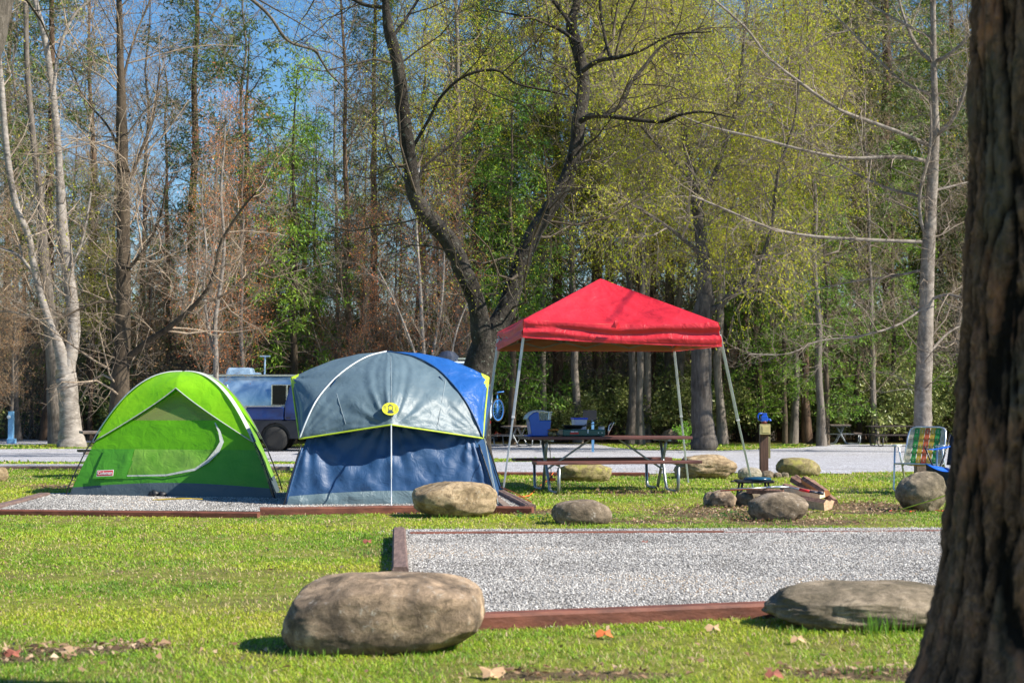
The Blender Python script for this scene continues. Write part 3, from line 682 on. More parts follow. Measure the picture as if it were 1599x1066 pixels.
# pale trees on the left
YL = 56; T = Tree(202); q = dict(maxd=3, n=[1.8, 2.6, 3.8], len=[3.2, 1.4, .7], trop=[0, .1, .05, 0], ang=.8, rmin=.007, wob=.28)
limbs(T, YL, [[0, (112, 700, 27), (110, 670, 19), (108, 630, 17), (104, 595, 18), (102, 575, 17)]], None)
limbs(T, YL, [[-1, (102, 580, 13), (92, 540, 10), (80, 510, 9), (58, 440, 9), (45, 370, 8), (25, 320, 8), (10, 230, 8), (0, 110, 7), (-10, 30, 5), (-30, -60, 3)],
    [1, (104, 585, 13), (113, 540, 11), (115, 500, 11), (105, 420, 11), (97, 350, 10), (92, 250, 9), (83, 150, 9), (70, 60, 8), (55, 0, 7), (45, -80, 4)],
    [1, (83, 150, 5), (92, 80, 4), (115, 25, 4), (150, -10, 3), (170, -60, 2)], [1.5, (60, 440, 4), (30, 400, 4), (-10, 385, 3)], [.5, (108, 430, 4), (130, 370, 3), (142, 300, 3)]], q)
hero('sycamore_tree', T, YL, (112, 699), B_pale, TW_pale, L_spring, T.leaves(.6, .09), 'pale barked tree with two stems rising from one base, left of the green tent')
T = Tree(203)
limbs(T, 60, [[0, (88, 694, 15), (84, 600, 12), (78, 500, 11), (68, 400, 10), (62, 300, 9), (50, 200, 8), (42, 100, 7), (40, 0, 6), (35, -80, 3)]], q)
hero('grey_hardwood_tree', T, 60, (88, 693), B_grey, TW, L_spring, T.leaves(.8, .09), 'grey trunk standing close behind the pale two stemmed tree on the left')
# dark tree above the green tent
YD = 44; T = Tree(204); q = dict(maxd=3, n=[3.4, 3.2, 4.2], len=[3.1, 1.4, .65], trop=[0, .08, .05, 0], ang=1.0, rmin=.0055, wob=.27)
limbs(T, YD, [[0, (182, 705, 26), (186, 650, 19), (188, 600, 16), (192, 500, 13), (193, 400, 12), (192, 300, 11), (190, 200, 10), (188, 100, 9), (186, 0, 7), (184, -100, 4), (183, -190, 2)],
    [-1.5, (195, 562, 9), (235, 530, 8), (265, 510, 7), (300, 480, 6), (330, 440, 5), (345, 380, 4), (375, 330, 3), (400, 300, 2)],
    [1, (303, 478, 4), (350, 460, 3), (400, 420, 2), (440, 405, 2)], [-1, (193, 480, 5), (165, 470, 4), (130, 480, 3), (90, 500, 2)], [-1, (192, 430, 5), (225, 390, 4), (250, 340, 3), (262, 270, 2)],
    [1, (193, 300, 5), (215, 250, 4), (240, 180, 3), (250, 100, 2)], [.4, (192, 250, 5), (170, 200, 3), (130, 150, 2), (105, 90, 2)], [1, (190, 130, 4), (210, 60, 3), (235, 0, 2)]], q)
hero('dark_hardwood_tree', T, YD, (182, 703), B_dark, TW, L_bud, T.leaves(.3, .05), 'dark trunked bare tree with a long low right limb, rising behind the green tent')
# slim birch
T = Tree(205); q2 = dict(maxd=3, n=[3.2, 3.2, 4.0], len=[1.9, 1.0, .5], trop=[0, .14, .08, 0], ang=.75, rmin=.005, wob=.22)
limbs(T, 46, [[0, (338, 700, 8), (338, 640, 7.5), (337, 560, 7), (336, 500, 6), (345, 440, 5), (350, 380, 4), (345, 300, 3.5), (350, 230, 2.5), (352, 180, 1.5)],
    [1, (338, 565, 4), (325, 510, 4), (318, 450, 3), (322, 390, 3), (315, 320, 2), (318, 260, 1.5)]], q2)
hero('birch_tree', T, 46, (338, 701), B_pale, TW_pale, L_red, T.leaves(1.6, .06), 'slim pale stemmed tree with red buds just right of the green tent top')
T = Tree(206)
limbs(T, 50, [[0, (668, 697, 5), (664, 600, 5), (660, 520, 4.5), (655, 430, 4), (650, 340, 3), (655, 250, 2)], [1, (665, 600, 4), (678, 540, 3.5), (690, 470, 3), (694, 390, 2)], [-1, (668, 640, 4), (650, 560, 3), (620, 480, 2.5), (590, 420, 2)], [1, (700, 690, 3.5), (702, 590, 3), (712, 520, 2.5), (735, 460, 2)]], q2)
hero('birch_tree', T, 50, (672, 697), B_pale, TW_pale, L_red, T.leaves(1.0, .06), 'cluster of thin white stems with red buds behind the blue tent')
# right hand pale tree with long level branches
YR = 50; T = Tree(207); q = dict(maxd=3, n=[4.0, 3.6, 4.2], len=[2.2, 1.0, .5], trop=[0, .02, -.02, -.03], ang=1.0, rmin=.0055, wob=.3)
limbs(T, YR, [[0, (1440, 700, 19), (1441, 660, 16), (1442, 600, 15), (1446, 500, 13), (1449, 400, 12), (1453, 330, 10), (1458, 240, 10), (1460, 170, 9), (1458, 100, 8), (1457, 0, 7), (1457, -100, 5), (1456, -200, 3)],
    [-.6, (1450, 378, 4), (1438, 345, 4.5), (1437, 300, 4), (1450, 245, 4), (1454, 205, 3), (1452, 150, 2)],
    [-3, (1448, 378, 5), (1390, 376, 4.5), (1330, 373, 4), (1262, 368, 3.5), (1200, 355, 3), (1130, 326, 2.5), (1080, 305, 1.5)],
    [-4, (1452, 228, 5), (1400, 205, 4.5), (1330, 180, 4.5), (1300, 165, 4), (1250, 130, 4), (1200, 90, 3), (1165, 45, 3), (1115, 0, 2.5), (1080, -30, 2)],
    [-3, (1450, 252, 5), (1400, 245, 5), (1330, 247, 4), (1270, 238, 3.5), (1180, 215, 3), (1100, 195, 2), (1040, 170, 1.5)],
    [2, (1450, 310, 4), (1380, 292, 3.5), (1320, 262, 3), (1260, 222, 2.5), (1180, 165, 2)],
    [1, (1454, 95, 6), (1437, 80, 5), (1420, 50, 4), (1405, 5, 3), (1395, -50, 2)], [-1, (1462, 95, 6), (1475, 90, 5), (1500, 70, 4), (1525, 40, 3)],
    [-1, (1458, 215, 6), (1485, 190, 5), (1502, 155, 4), (1515, 110, 3), (1522, 50, 2)], [1, (1455, 150, 4), (1400, 120, 3), (1340, 60, 2.5), (1290, 10, 2)],
    [-2, (1443, 480, 3.5), (1400, 508, 3), (1340, 525, 2.5), (1280, 532, 2), (1230, 552, 1.5), (1170, 553, 1)], [1, (1448, 420, 4), (1400, 430, 3), (1330, 440, 2), (1260, 455, 1.5)],
    [1, (1450, 300, 4), (1490, 290, 3), (1530, 280, 2)], [-1, (1447, 470, 4), (1480, 460, 3), (1520, 470, 2)], [1, (1443, 560, 4), (1480, 520, 3), (1510, 505, 2)], [1, (1456, 60, 4), (1380, 20, 3), (1320, -20, 2)]], q)
hero('maple_tree', T, YR, (1440, 699), bark('maple_bark', (.045, .034, .028), (.16, .135, .115), (.34, .3, .265), 5, 6, .8), TW_pale, None, None, 'pale straight trunked leafless tree with long level branches, behind the webbed lawn chair')
# drooping tree behind the red canopy
YW = 52; T = Tree(208); q = dict(maxd=3, n=[3.4, 3.8, 4.0], len=[3.4, 2.0, 1.1], trop=[0, .05, -.16, -.4], ang=.9, rmin=.0055, wob=.25)
limbs(T, YW, [[0, (1100, 694, 26), (1098, 680, 21), (1096, 640, 18.5), (1095, 560, 18), (1096, 500, 18), (1104, 460, 15)]], None)
limbs(T, YW, [[1, (1104, 470, 12), (1098, 400, 11), (1085, 300, 10), (1070, 220, 8), (1062, 120, 6), (1050, 20, 4), (1045, -80, 3)],
    [-2, (1100, 485, 10), (1122, 480, 9), (1140, 460, 8), (1165, 440, 6), (1190, 400, 5), (1205, 350, 4), (1215, 270, 4), (1240, 190, 3), (1250, 100, 2)],
    [1, (1090, 330, 7), (1120, 260, 6), (1150, 170, 5), (1160, 80, 4), (1170, -40, 3)], [-2, (1080, 280, 6), (1030, 230, 5), (990, 180, 4), (960, 120, 3), (940, 30, 2)], [2, (1150, 170, 4), (1210, 110, 4), (1290, 60, 3), (1350, 40, 2)], [-2, (1098, 400, 6), (1050, 360, 5), (1005, 330, 4), (975, 310, 3)]], q)
hero('weeping_tree', T, YW, (1100, 694), B_grey, TW_pale, L_spring, T.leaves(4.0, .11, 'leaf', .06, .8, .35), 'stout grey trunked tree with drooping yellow green twigs, behind the red canopy')
# tree off the left edge whose trunk and limb cross the top left corner
T = Tree(209); YN = 13; q = dict(maxd=3, n=[1.3, 2.6, 4], len=[1.1, .5, .25], trop=[0, -.05, -.05, 0], ang=.9, rmin=.0022, wob=.35)
zb = P(-190, 700, YN); zb.z = -.05
limbs(T, YN, [[0, (-170, 830, 62), (-160, 700, 48), (-130, 500, 42), (-85, 300, 36), (-42, 150, 30), (-14, 60, 26), (2, -20, 25), (30, -140, 20)]], None)
limbs(T, YN, [[1, (20, -40, 12), (110, -90, 10), (220, -80, 8), (330, -50, 7), (384, -8, 5), (420, 24, 4.2), (450, 64, 4), (490, 78, 3.4), (500, 92, 3), (515, 115, 2.5), (532, 132, 2), (552, 158, 1.3)],
    [-1, (330, -50, 4), (345, 0, 3), (330, 30, 2), (355, 60, 1.5), (350, 85, 1)], [1, (10, 0, 6), (60, -60, 5), (110, -140, 4)]], q, 1.0)
hero('leaning_oak_tree', T, YN, Vector((P(-170, 830, YN).x, YN, 0)), bark('furrowed_grey_bark', (.012, .01, .008), (.07, .058, .048), (.2, .175, .15), 22, 4, 1.0, dist=.04), TW_dark, L_bud, T.leaves(.1, .02), 'furrowed grey trunk crossing the top left corner with a long twisting limb')
# bare tree outside the frame on the right: its shadow falls across the canopy and lawn
T = Tree(212); q = dict(maxd=3, n=[1.6, 2.6, 3.2], len=[3.0, 1.4, .6], trop=[0, .08, .05, 0], ang=.95, rmin=.006, wob=.28)
T.limb([(10.2, 19.2, -.05), (10.1, 19.2, 1.5), (10.0, 19.3, 4), (9.8, 19.4, 8), (9.7, 19.5, 12), (9.6, 19.6, 14)], [.24, .19, .17, .14, .09, .04], q, 1, .35)
T.limb([(10.0, 19.3, 5), (8.8, 19.8, 7.0), (7.4, 20.3, 8.4), (6.0, 20.6, 9.2)], [.08, .065, .05, .02], q, 1, .2); T.limb([(9.9, 19.3, 6.5), (8.6, 20.5, 8.6), (7.2, 21.3, 9.6)], [.07, .05, .02], q, 1, .2)
hero('grey_hardwood_tree', T, 19.2, Vector((10.2, 19.2, 0)), B_grey, TW, L_bud, T.leaves(.3, .04), 'bare grey hardwood standing just outside the right edge beside the camp site')
# ---- near trunk on the right edge
def near_trunk():
    cx, cy = (1679 - 799.5) / F * 5.2, 5.2
    prof = [(0, .78), (.1, .66), (.256, .58), (.356, .54), (.51, .5), (.725, .466), (1.05, .43), (1.48, .392), (1.92, .362), (2.57, .345), (3.2, .335), (4.5, .31), (6.5, .25), (9, .17), (12, .08)]
    # left edge of the trunk as the photograph shows it, by height
    th = math.atan2(cx, cy); dist = math.hypot(cx, cy)
    prof = [(z, dist * sin(th - math.atan((px - 799.5) / F)) - .008) for z, px in ((-.03, 1350), (.1, 1378), (.18, 1394), (.256, 1410), (.356, 1430), (.51, 1448), (.725, 1463), (1.05, 1478), (1.48, 1497), (1.92, 1511), (2.57, 1520), (3.2, 1523))] + [(4.5, .27), (6.5, .22), (9, .15), (12, .07)]
    nu, zz = 300, np.concatenate([np.linspace(-.03, 3.0, 520), np.linspace(3.03, 12, 120)])
    V = np.zeros((len(zz), nu, 3)); DD = np.zeros((len(zz), nu)); pr = np.array(prof)
    for i, z in enumerate(zz):
        r0 = np.interp(z, pr[:, 0], pr[:, 1])
        for j in range(nu):
            a = 2 * pi * j / nu; ca, sa = cos(a), sin(a)
            root = 1 + max(0, .5 - z) ** 2 * .9 * max(0, sin(a * 3 + .6))
            w1 = mnoise.noise((ca * 1.6, sa * 1.6, z * 1.1)) * .9; w2 = mnoise.noise((ca * 3 + 7, sa * 3, z * 2.4)) * .35
            p = Vector((ca * 4.4 + w1 + w2, sa * 4.4 + w1 - w2, z * .95 + w1 * .6))
            vd = mnoise.voronoi(p)[0]; f = min(max((vd[1] - vd[0]) * 4.2, 0), 1)
            f2 = min(abs(mnoise.noise(Vector((p.x * 2.6 + 5, p.y * 2.6, p.z * 1.9)))) * 3.5, 1)
            step = round(mnoise.noise(Vector((ca * 7, sa * 7, z * 3.5 + 4))) * 5) / 5
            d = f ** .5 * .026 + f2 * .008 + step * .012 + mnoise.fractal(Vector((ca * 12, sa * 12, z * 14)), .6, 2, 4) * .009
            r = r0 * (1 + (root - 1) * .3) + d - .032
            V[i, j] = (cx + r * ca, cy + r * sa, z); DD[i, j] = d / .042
    idx = np.arange(len(zz) * nu).reshape(len(zz), nu); nx_ = np.roll(idx, -1, 1)
    Qd = np.stack([idx[:-1], nx_[:-1], nx_[1:], idx[1:]], -1).reshape(-1, 4)
    m, t, b, o_ = nodes('plated_brown_bark'); g = N(t, 'ShaderNodeNewGeometry'); v = coord(t, (1, 1, .5))
    at = N(t, 'ShaderNodeAttribute', attribute_name='rnd')
    n1 = noise_(t, v, 26, 8, .75, 1.4); n2 = noise_(t, v, 3, 4, .6)
    col = ramp(t, n1, [(.3, (.05, .03, .02)), (.46, (.16, .09, .058)), (.6, (.34, .19, .12)), (.75, (.42, .31, .22))])
    col = mixc(t, ramp(t, n2, [(.5, (0, 0, 0)), (.62, (.6, .6, .6))]), col, (.13, .13, .1))
    col = mixc(t, ramp(t, noise_(t, v, 5, 4, .6), [(.58, (0, 0, 0)), (.66, (.8, .8, .8))]), col, (.5, .23, .13))
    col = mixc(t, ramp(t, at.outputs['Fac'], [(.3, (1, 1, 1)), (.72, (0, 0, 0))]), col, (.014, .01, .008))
    t.links.new(col, b.inputs['Base Color']); b.inputs['Roughness'].default_value = .9
    b.inputs['Specular IOR Level'].default_value = .15; bump_(t, b, n1, 1.0, .03)
    base = np.array([cx, cy, 0])
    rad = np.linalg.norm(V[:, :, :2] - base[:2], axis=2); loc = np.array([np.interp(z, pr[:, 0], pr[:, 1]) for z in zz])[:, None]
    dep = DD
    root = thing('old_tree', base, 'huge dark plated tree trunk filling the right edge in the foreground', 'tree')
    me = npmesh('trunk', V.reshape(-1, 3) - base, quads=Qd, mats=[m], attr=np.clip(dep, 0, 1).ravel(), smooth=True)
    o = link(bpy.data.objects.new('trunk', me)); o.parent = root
    T = Tree(210); q = dict(maxd=3, n=[1.5, 2.2, 3], len=[2.6, 1.2, .6], trop=[0, .1, .05, 0], ang=.9, rmin=.006, wob=.27)
    for a, z in ((.4, 6), (2.4, 6.8), (4.2, 7.5), (5.3, 8.4), (1.4, 9.2), (3.3, 10)):
        d = np.array([cos(a), sin(a), .6]); T.branch(np.array([0, 0, z]), d, 3.6, .09, 0, q)
    V2, Q2 = tubes_mesh(T.big + T.tw)
    o = link(bpy.data.objects.new('crown', npmesh('crown', V2, quads=Q2, mats=[B_brown], attr=np.zeros(len(V2)), smooth=True))); o.parent = root
near_trunk()
# ------------------------------------------------------------------ boulders
def boulder(px0, px1, yt, yb, mat, label, name='boulder', group=None, e=2.6, crack=3.0, outline=None, depth=.75, seed=1, rough=.05, sub=5, full=.82, sink=.04, tilt=0, Y=None):
    import bmesh
    g = G((px0 + px1) / 2, yb); Yf = g.y if Y is None else Y
    s = F / Yf; wd = (px1 - px0) / s; dp = wd * depth; cy = Yf + dp * .42; s2 = F / (cy - dp * .12); wd = (px1 - px0) / s2
    top = P(0, yt, cy - dp * .05).z; gzz = gz(cy); ht = top - gzz + sink; cx = P((px0 + px1) / 2, yb, cy).x * (1)
    bm = bmesh.new(); bmesh.ops.create_icosphere(bm, subdivisions=sub, radius=1)
    if outline:   # (angle deg from +x counter-clockwise, radius multiplier) silhouette in the front plane
        oa = np.array([a for a, _ in outline] + [outline[0][0] + 360]); orr = np.array([r for _, r in outline] + [outline[0][1]])
    rc = random.Random(seed * 31); cuts = []
    for _ in range(11): cuts.append((Vector((rc.gauss(0, 1), rc.gauss(0, .8), rc.gauss(0, 1))).normalized(), rc.uniform(.86, .99) + max(0, e - 2.6) * .16))
    for v in bm.verts:
        d = v.co.normalized(); rho = math.hypot(d.x, d.z)
        k = 1.0
        if outline:
            a = math.degrees(math.atan2(d.z, d.x)) % 360; a = a if a >= oa[0] else a + 360
            k = 1 + (sum(float(np.interp((a + w_ - oa[0]) % 360 + oa[0], oa, orr)) for w_ in (-12, -6, 0, 6, 12)) / 5 - 1) * rho ** 1.6
        ln = (abs(d.x) ** e + abs(d.y) ** e + abs(d.z) ** e) ** (1 / e); p = d * (k * ((1 - full) + full / ln))
        for cn, co_ in cuts:
            dd = p.dot(cn) - co_
            if dd > 0: p = p - cn * dd * .78
        q = p * 1.3 + Vector((seed * 3.7, seed * 1.3, seed * .7))
        n = mnoise.fractal(q, 1.0, 2.1, 4) * rough * 1.6 + mnoise.fractal(q * 5, .8, 2, 4) * rough * .32
        n -= max(0, .12 - abs(mnoise.noise(q * 1.7 + Vector((9, 4, 2))))) * rough * crack
        v.co = p * (1 + n)
    xs_ = [v.co.x for v in bm.verts]; zs_ = [v.co.z for v in bm.verts]
    x0, x1, z0, z1 = min(xs_), max(xs_), min(zs_), max(zs_)
    for v in bm.verts:
        v.co = Vector((((v.co.x - x0) / (x1 - x0) - .5) * wd, v.co.y * dp / 2, (v.co.z - z0) / (z1 - z0) * ht - sink))
    if tilt: bmesh.ops.rotate(bm, verts=bm.verts, cent=(0, 0, 0), matrix=Matrix.Rotation(tilt, 3, 'Z'))
    for f in bm.faces: f.smooth = True
    me = bpy.data.meshes.new(name); bm.to_mesh(me); me.materials.append(mat); o = link(bpy.data.objects.new(name, me)); o.location = (cx, cy, gzz)
    return tag(o, label, 'boulder' if name == 'boulder' else 'rock', group)
RK = rockmat('brown_boulder', (.09, .07, .052), (.26, .19, .13), (.5, .36, .24), None, 1)
RK2 = rockmat('grey_brown_boulder', (.12, .1, .07), (.23, .185, .13), (.36, .29, .21), None, 2, (.42, .36, .27))
RK3 = rockmat('tan_boulder', (.17, .12, .07), (.33, .24, .14), (.5, .38, .24), None, 3)
RKM = rockmat('yellow_green_boulder', (.12, .1, .055), (.26, .21, .1), (.42, .35, .18), (.3, .28, .07), 4, (.55, .48, .25))
RKP = rockmat('pale_boulder', (.25, .22, .16), (.38, .34, .27), (.5, .46, .38), None, 5)
RKD = rockmat('dark_speckled_boulder', (.1, .078, .055), (.22, .17, .12), (.38, .3, .23), None, 6, (.58, .54, .48))
def ang(*p): return list(p)
BG = 'boulders placed around the camp site'
boulder(439, 758, 896, 1024, RK, 'largest boulder, long rounded and brown, in the grass before the gravel pad', depth=.6, seed=3, rough=.022, sub=6, full=1.0, e=3.4, crack=0, group=BG,
        outline=[(0, 1.0), (20, 1.0), (40, 1.05), (60, 1.0), (90, .99), (115, .99), (140, .9), (160, .93), (180, 1.0), (200, 1.04), (218, 1.05), (240, 1.0), (270, .97), (290, .9), (315, .84), (340, .93)])
boulder(1189, 1530, 907, 987, RK2, 'long flat topped boulder with a white spot, beside the big tree trunk', depth=.5, seed=8, rough=.05, crack=1.5, sub=6, full=.9, group=BG,
        outline=[(0, 1.0), (40, 1.05), (80, 1.0), (110, 1.08), (130, 1.05), (150, .88), (170, .95), (190, 1.03), (215, 1.05), (250, 1.0), (300, 1.0)])
wp = P(1313, 933, G(1313, 985).y + .05)
boulder(641, 777, 751, 809, RK3, 'flat topped tan boulder with a crack, in front of the blue tent', depth=.7, seed=5, rough=.045, full=.95, group=BG,
        outline=[(0, 1.0), (25, 1.1), (50, 1.0), (90, .95), (130, 1.02), (155, 1.12), (175, 1.08), (200, .95), (225, .86), (270, .96), (315, 1.0), (340, .98)])
boulder(861, 956, 779, 820, RKD, 'smooth egg shaped grey boulder alone on the lawn before the picnic table', depth=.75, seed=6, rough=.03, group=BG,
        outline=[(0, .95), (30, .9), (60, .96), (100, 1.05), (140, 1.03), (180, 1.0), (230, 1.0), (270, 1), (320, 1)])
boulder(869, 956, 722, 752, RKM, 'mossy yellow boulder seen under the picnic table', depth=.6, seed=7, rough=.05, group=BG)
boulder(1051, 1150, 709, 748, RK3, 'rough tan and dark boulder behind the right end of the picnic table', depth=.6, seed=9, rough=.08, group=BG,
        outline=[(0, 1), (40, .96), (80, 1.08), (120, 1.0), (160, .86), (185, 1.0), (240, 1.0), (300, 1.02)])
boulder(1212, 1282, 714, 744, RKM, 'yellow green mossy boulder on the lawn edge right of the wooden post', depth=.6, seed=10, rough=.03, group=BG,
        outline=[(0, .95), (25, .82), (50, .92), (90, 1.0), (130, 1.05), (160, 1.1), (185, 1.0), (215, .84), (250, .95), (300, 1.0), (340, 1.03)])
boulder(1397, 1478, 735, 799, RK2, 'angular grey green boulder in front of the webbed lawn chair', depth=.8, seed=12, rough=.06, group=BG,
        outline=[(0, 1.0), (45, 1.05), (90, 1.0), (125, .88), (160, .95), (180, 1.08), (215, .92), (245, .96), (300, 1.05)])
boulder(1152, 1190, 729, 749, RKP, 'small pale stone at the foot of the right canopy leg', 'rock', seed=13)
boulder(1189, 1209, 734, 746, RKD, 'small brown stone at the foot of the wooden post', 'rock', seed=14, sub=4)
boulder(1208, 1221, 737, 746, RKD, 'very small dark stone between the post and the mossy boulder', 'rock', seed=15, sub=4)
boulder(1218, 1232, 737, 745, RK2, 'very small grey stone touching the mossy yellow green boulder', 'rock', seed=17, sub=4)
boulder(-14, 13, 729, 751, RK3, 'tan stone cut by the left edge of the picture', 'rock', seed=16, sub=4)
boulder(1033, 1066, 668, 692, RKD, 'dark rounded stone far behind the right end of the picnic table', 'rock', seed=18, sub=4)
boulder(1083, 1098, 682, 696, RKP, 'pale stone standing beside the small green bush', 'rock', seed=19, sub=4, depth=.6)
FG = 'stones around the fire pit'
boulder(1098, 1122, 767, 790, RKD, 'leftmost dark round stone of the fire ring', 'rock', FG, seed=21, depth=.9)
boulder(1109, 1150, 764, 792, RK, 'brown round stone of the fire ring, second from the left', 'rock', FG, seed=22, depth=.9)
boulder(1149, 1189, 766, 791, RK2, 'smooth grey stone in the middle of the fire ring', 'rock', FG, seed=23, depth=.8)
boulder(1168, 1262, 768, 814, RKD, 'largest stone of the fire ring, speckled, in front of the firewood', 'rock', FG, seed=24, depth=.6, rough=.04,
        outline=[(0, 1.0), (20, 1.08), (60, 1.0), (90, 1.0), (140, .98), (175, 1.0), (200, .98), (230, .95), (270, 1.0), (320, .95), (345, .94)])
boulder(1215, 1245, 757, 774, RKD, 'back stone of the fire ring half hidden by the black grill', 'rock', FG, seed=25, depth=.9, sub=4, Y=18.9)
sp = MB(); c = G(1313, 984); sp.lathe(P(1313, 932, c.y + .11), [(.0, .0), (.013, .001), (.017, .004), (.012, .012), (0, .014)], 14, axis=Vector((0, -1, .5)), sx=1.4)
tag(fin('white_disc', sp, simple('white_chalk', (.8, .8, .78), .7), smooth=True), 'small white spot of paint like a shell on the flat topped boulder', 'shell')

# ------------------------------------------------------------------ timbers
M_tim = simple('red_brown_timber', (.2, .07, .045), .65, c2=(.09, .032, .022), sc_=14, bump=.5, bs=40, stretch=(.3, 1, 1), spec=.35)
M_timw = simple('weathered_timber', (.2, .13, .11), .85, c2=(.09, .055, .048), sc_=10, bump=.8, bs=30, stretch=(4, .4, 4))
M_timg = simple('grey_timber', (.26, .19, .15), .85, c2=(.12, .085, .07), sc_=10, bump=.7, bs=30)
TG = 'landscape timbers edging the gravel pads'
def timber(a, b, w, h, mat, label, sag=.004, z=.0):
    a = Vector(a); b = Vector(b); t = (b - a).normalized(); x = Vector((t.y, -t.x, 0)); n = max(3, int((b - a).length / .25)); mb = MB(); V = []
    for i in range(n + 1):
        c = a.lerp(b, i / n); c.z = gz(c.y) + z
        jx = mnoise.noise(c * 1.1) * sag * 2; jz = mnoise.noise(c * 1.7 + Vector((5, 5, 5))) * sag
        for u, v in ((-.5, 0), (-.5, .8), (-.38, 1), (.38, 1), (.5, .8), (.5, 0)):
            p = c + x * (u * w + jx) + Vector((0, 0, v * h + jz)); V.append(p)
    f = [(i * 6 + j, i * 6 + j + 1, (i + 1) * 6 + j + 1, (i + 1) * 6 + j) for i in range(n) for j in range(5)] + [(5, 4, 3, 2, 1, 0), tuple(n * 6 + j for j in range(6))]
    mb.add(V, f); return tag(fin('landscape_timber', mb, mat), label, 'timber', TG)
timber(G(700, 984), G(1215, 962), .12, .085, M_tim, 'red brown timber along the front of the large gravel pad')
timber(G(1215, 962) + Vector((.02, .03, 0)), G(1560, 948), .12, .075, M_tim, 'red timber continuing behind the flat topped boulder')
timber(G(625, 908), G(623, 840), .115, .1, M_timw, 'weathered plum grey timber along the left end of the large gravel pad')
timber(G(640, 838), G(1130, 836), .1, .045, M_tim, 'thin red timber along the back of the large gravel pad, left length')
timber(G(1131, 836), G(1640, 832), .1, .035, M_tim, 'thin red timber along the back of the large gravel pad, right length')
timber(G(-60, 803), G(404, 808), .11, .06, M_tim, 'red timber in front of the green tent')
timber(G(406, 804), G(712, 800), .11, .085, M_tim, 'red timber in front of the blue tent')
timber(G(714, 800), G(832, 802), .12, .08, M_tim, 'short red timber ending beside the tan boulder')
timber(G(828, 797), G(782, 773), .13, .07, M_timw, 'weathered timber along the right end of the tent pad')
timber(G(808, 800) + Vector((-.1, 0, 0)), G(768, 776), .1, .06, M_timg, 'pale grey board lying inside the right end of the tent pad')
timber(G(-14, 799), G(70, 776), .14, .06, M_timw, 'brown weathered timber along the left end of the tent pad')
timber(G(-200, 733), G(200, 732), .14, .06, M_timw, 'far timber behind the green tent on the left')
timber(G(766, 743), G(1014, 744), .14, .07, M_tim, 'far red timber behind the picnic table')
timber(G(385, 735), G(452, 735), .14, .08, M_timg, 'far grey timber between the two tents')

# ------------------------------------------------------------------ tents
def onsurf(fn, px, py, u=.5, s=.5):
    for _ in range(25):
        a = proj(fn(u, s)); e = Vector((px - a[0], py - a[1]))
        h = 1e-3; bu = proj(fn(u + h, s)); bs = proj(fn(u, s + h))
        J = ((bu[0] - a[0]) / h, (bs[0] - a[0]) / h, (bu[1] - a[1]) / h, (bs[1] - a[1]) / h); D = J[0] * J[3] - J[1] * J[2]
        if abs(D) < 1e-6: break
        u = min(max(u + .7 * (J[3] * e[0] - J[1] * e[1]) / D, -.2), 1.2); s = min(max(s + .7 * (-J[2] * e[0] + J[0] * e[1]) / D, 0.0), 1.0)
    return u, s
def patch(name, fn, u0, u1, s0, s1, nu, ns, mats, parent, off=0, out=Vector((0, -1, .35)), wr=0, wf=None, label=None, thick=0):
    """surface patch: s0,s1 may be functions of u"""
    g = []; f0 = s0 if callable(s0) else (lambda u: s0); f1 = s1 if callable(s1) else (lambda u: s1)
    for i in range(ns + 1):
        row = []
        for j in range(nu + 1):
            u = u0 + (u1 - u0) * j / nu; s = f0(u) + (f1(u) - f0(u)) * i / ns; p = Vector(fn(u, s)); e = off
            edge = min(i, ns - i, 2) / 2 * min(j, nu - j, 2) / 2
            if wr: e += wr * mnoise.fractal(p * 3.2, .9, 2.1, 3) * edge
            if wf: e += wf(u, s, p) * edge
            row.append(p + out.normalized() * e)
        g.append(row)
    mb = MB(); mb.grid(g); return fin(name, mb, mats, parent, smooth=True, thick=thick, label=label)
def dome(FLc, FRc, BRc, BLc, top, H, n, sagk=.04):
    C = {0: FLc, 1: FRc, 2: BRc, 3: BLc}
    def arc(i, s):
        c = C[i % 4]; return Vector((c.x + (top.x - c.x) * s, c.y + (top.y - c.y) * s, H * (1 - (1 - s) ** n)))
    def wall(i):
        def f(u, s):
            a, b = arc(i, s), arc(i + 1, s); p = a.lerp(b, u); cc = Vector((top.x, top.y, p.z)); sg = sagk * sin(pi * u) * sin(pi * min(s * 1.1, 1)); return p + (cc - p) * sg
        return f
    return arc, wall
Gn = cloth('bright_green_nylon', (.32, .72, .014), .36, .42, .35, (.22, .62, .012)); Gl = cloth('lime_nylon', (.34, .6, .1), .42, .35, .4, (.13, .38, .025)); Gm = cloth('mid_green_nylon', (.1, .38, .03), .45, .32, .4, (.07, .31, .022))
Gt = cloth('slate_tub_fabric', (.07, .1, .12), .5, .1, .4); Gw = cloth('pale_grey_trim', (.6, .62, .6), .5, .2, .3); Bk = simple('black_fibreglass', (.015, .015, .02), .35)
Gme = meshcloth('olive_mesh', (.22, .25, .08), .4); steel = simple('white_painted_steel', (.62, .66, .7), .35, .35, c2=(.5, .54, .6)); galv = simple('galvanised_steel', (.33, .36, .38), .42, .65, c2=(.24, .26, .28))
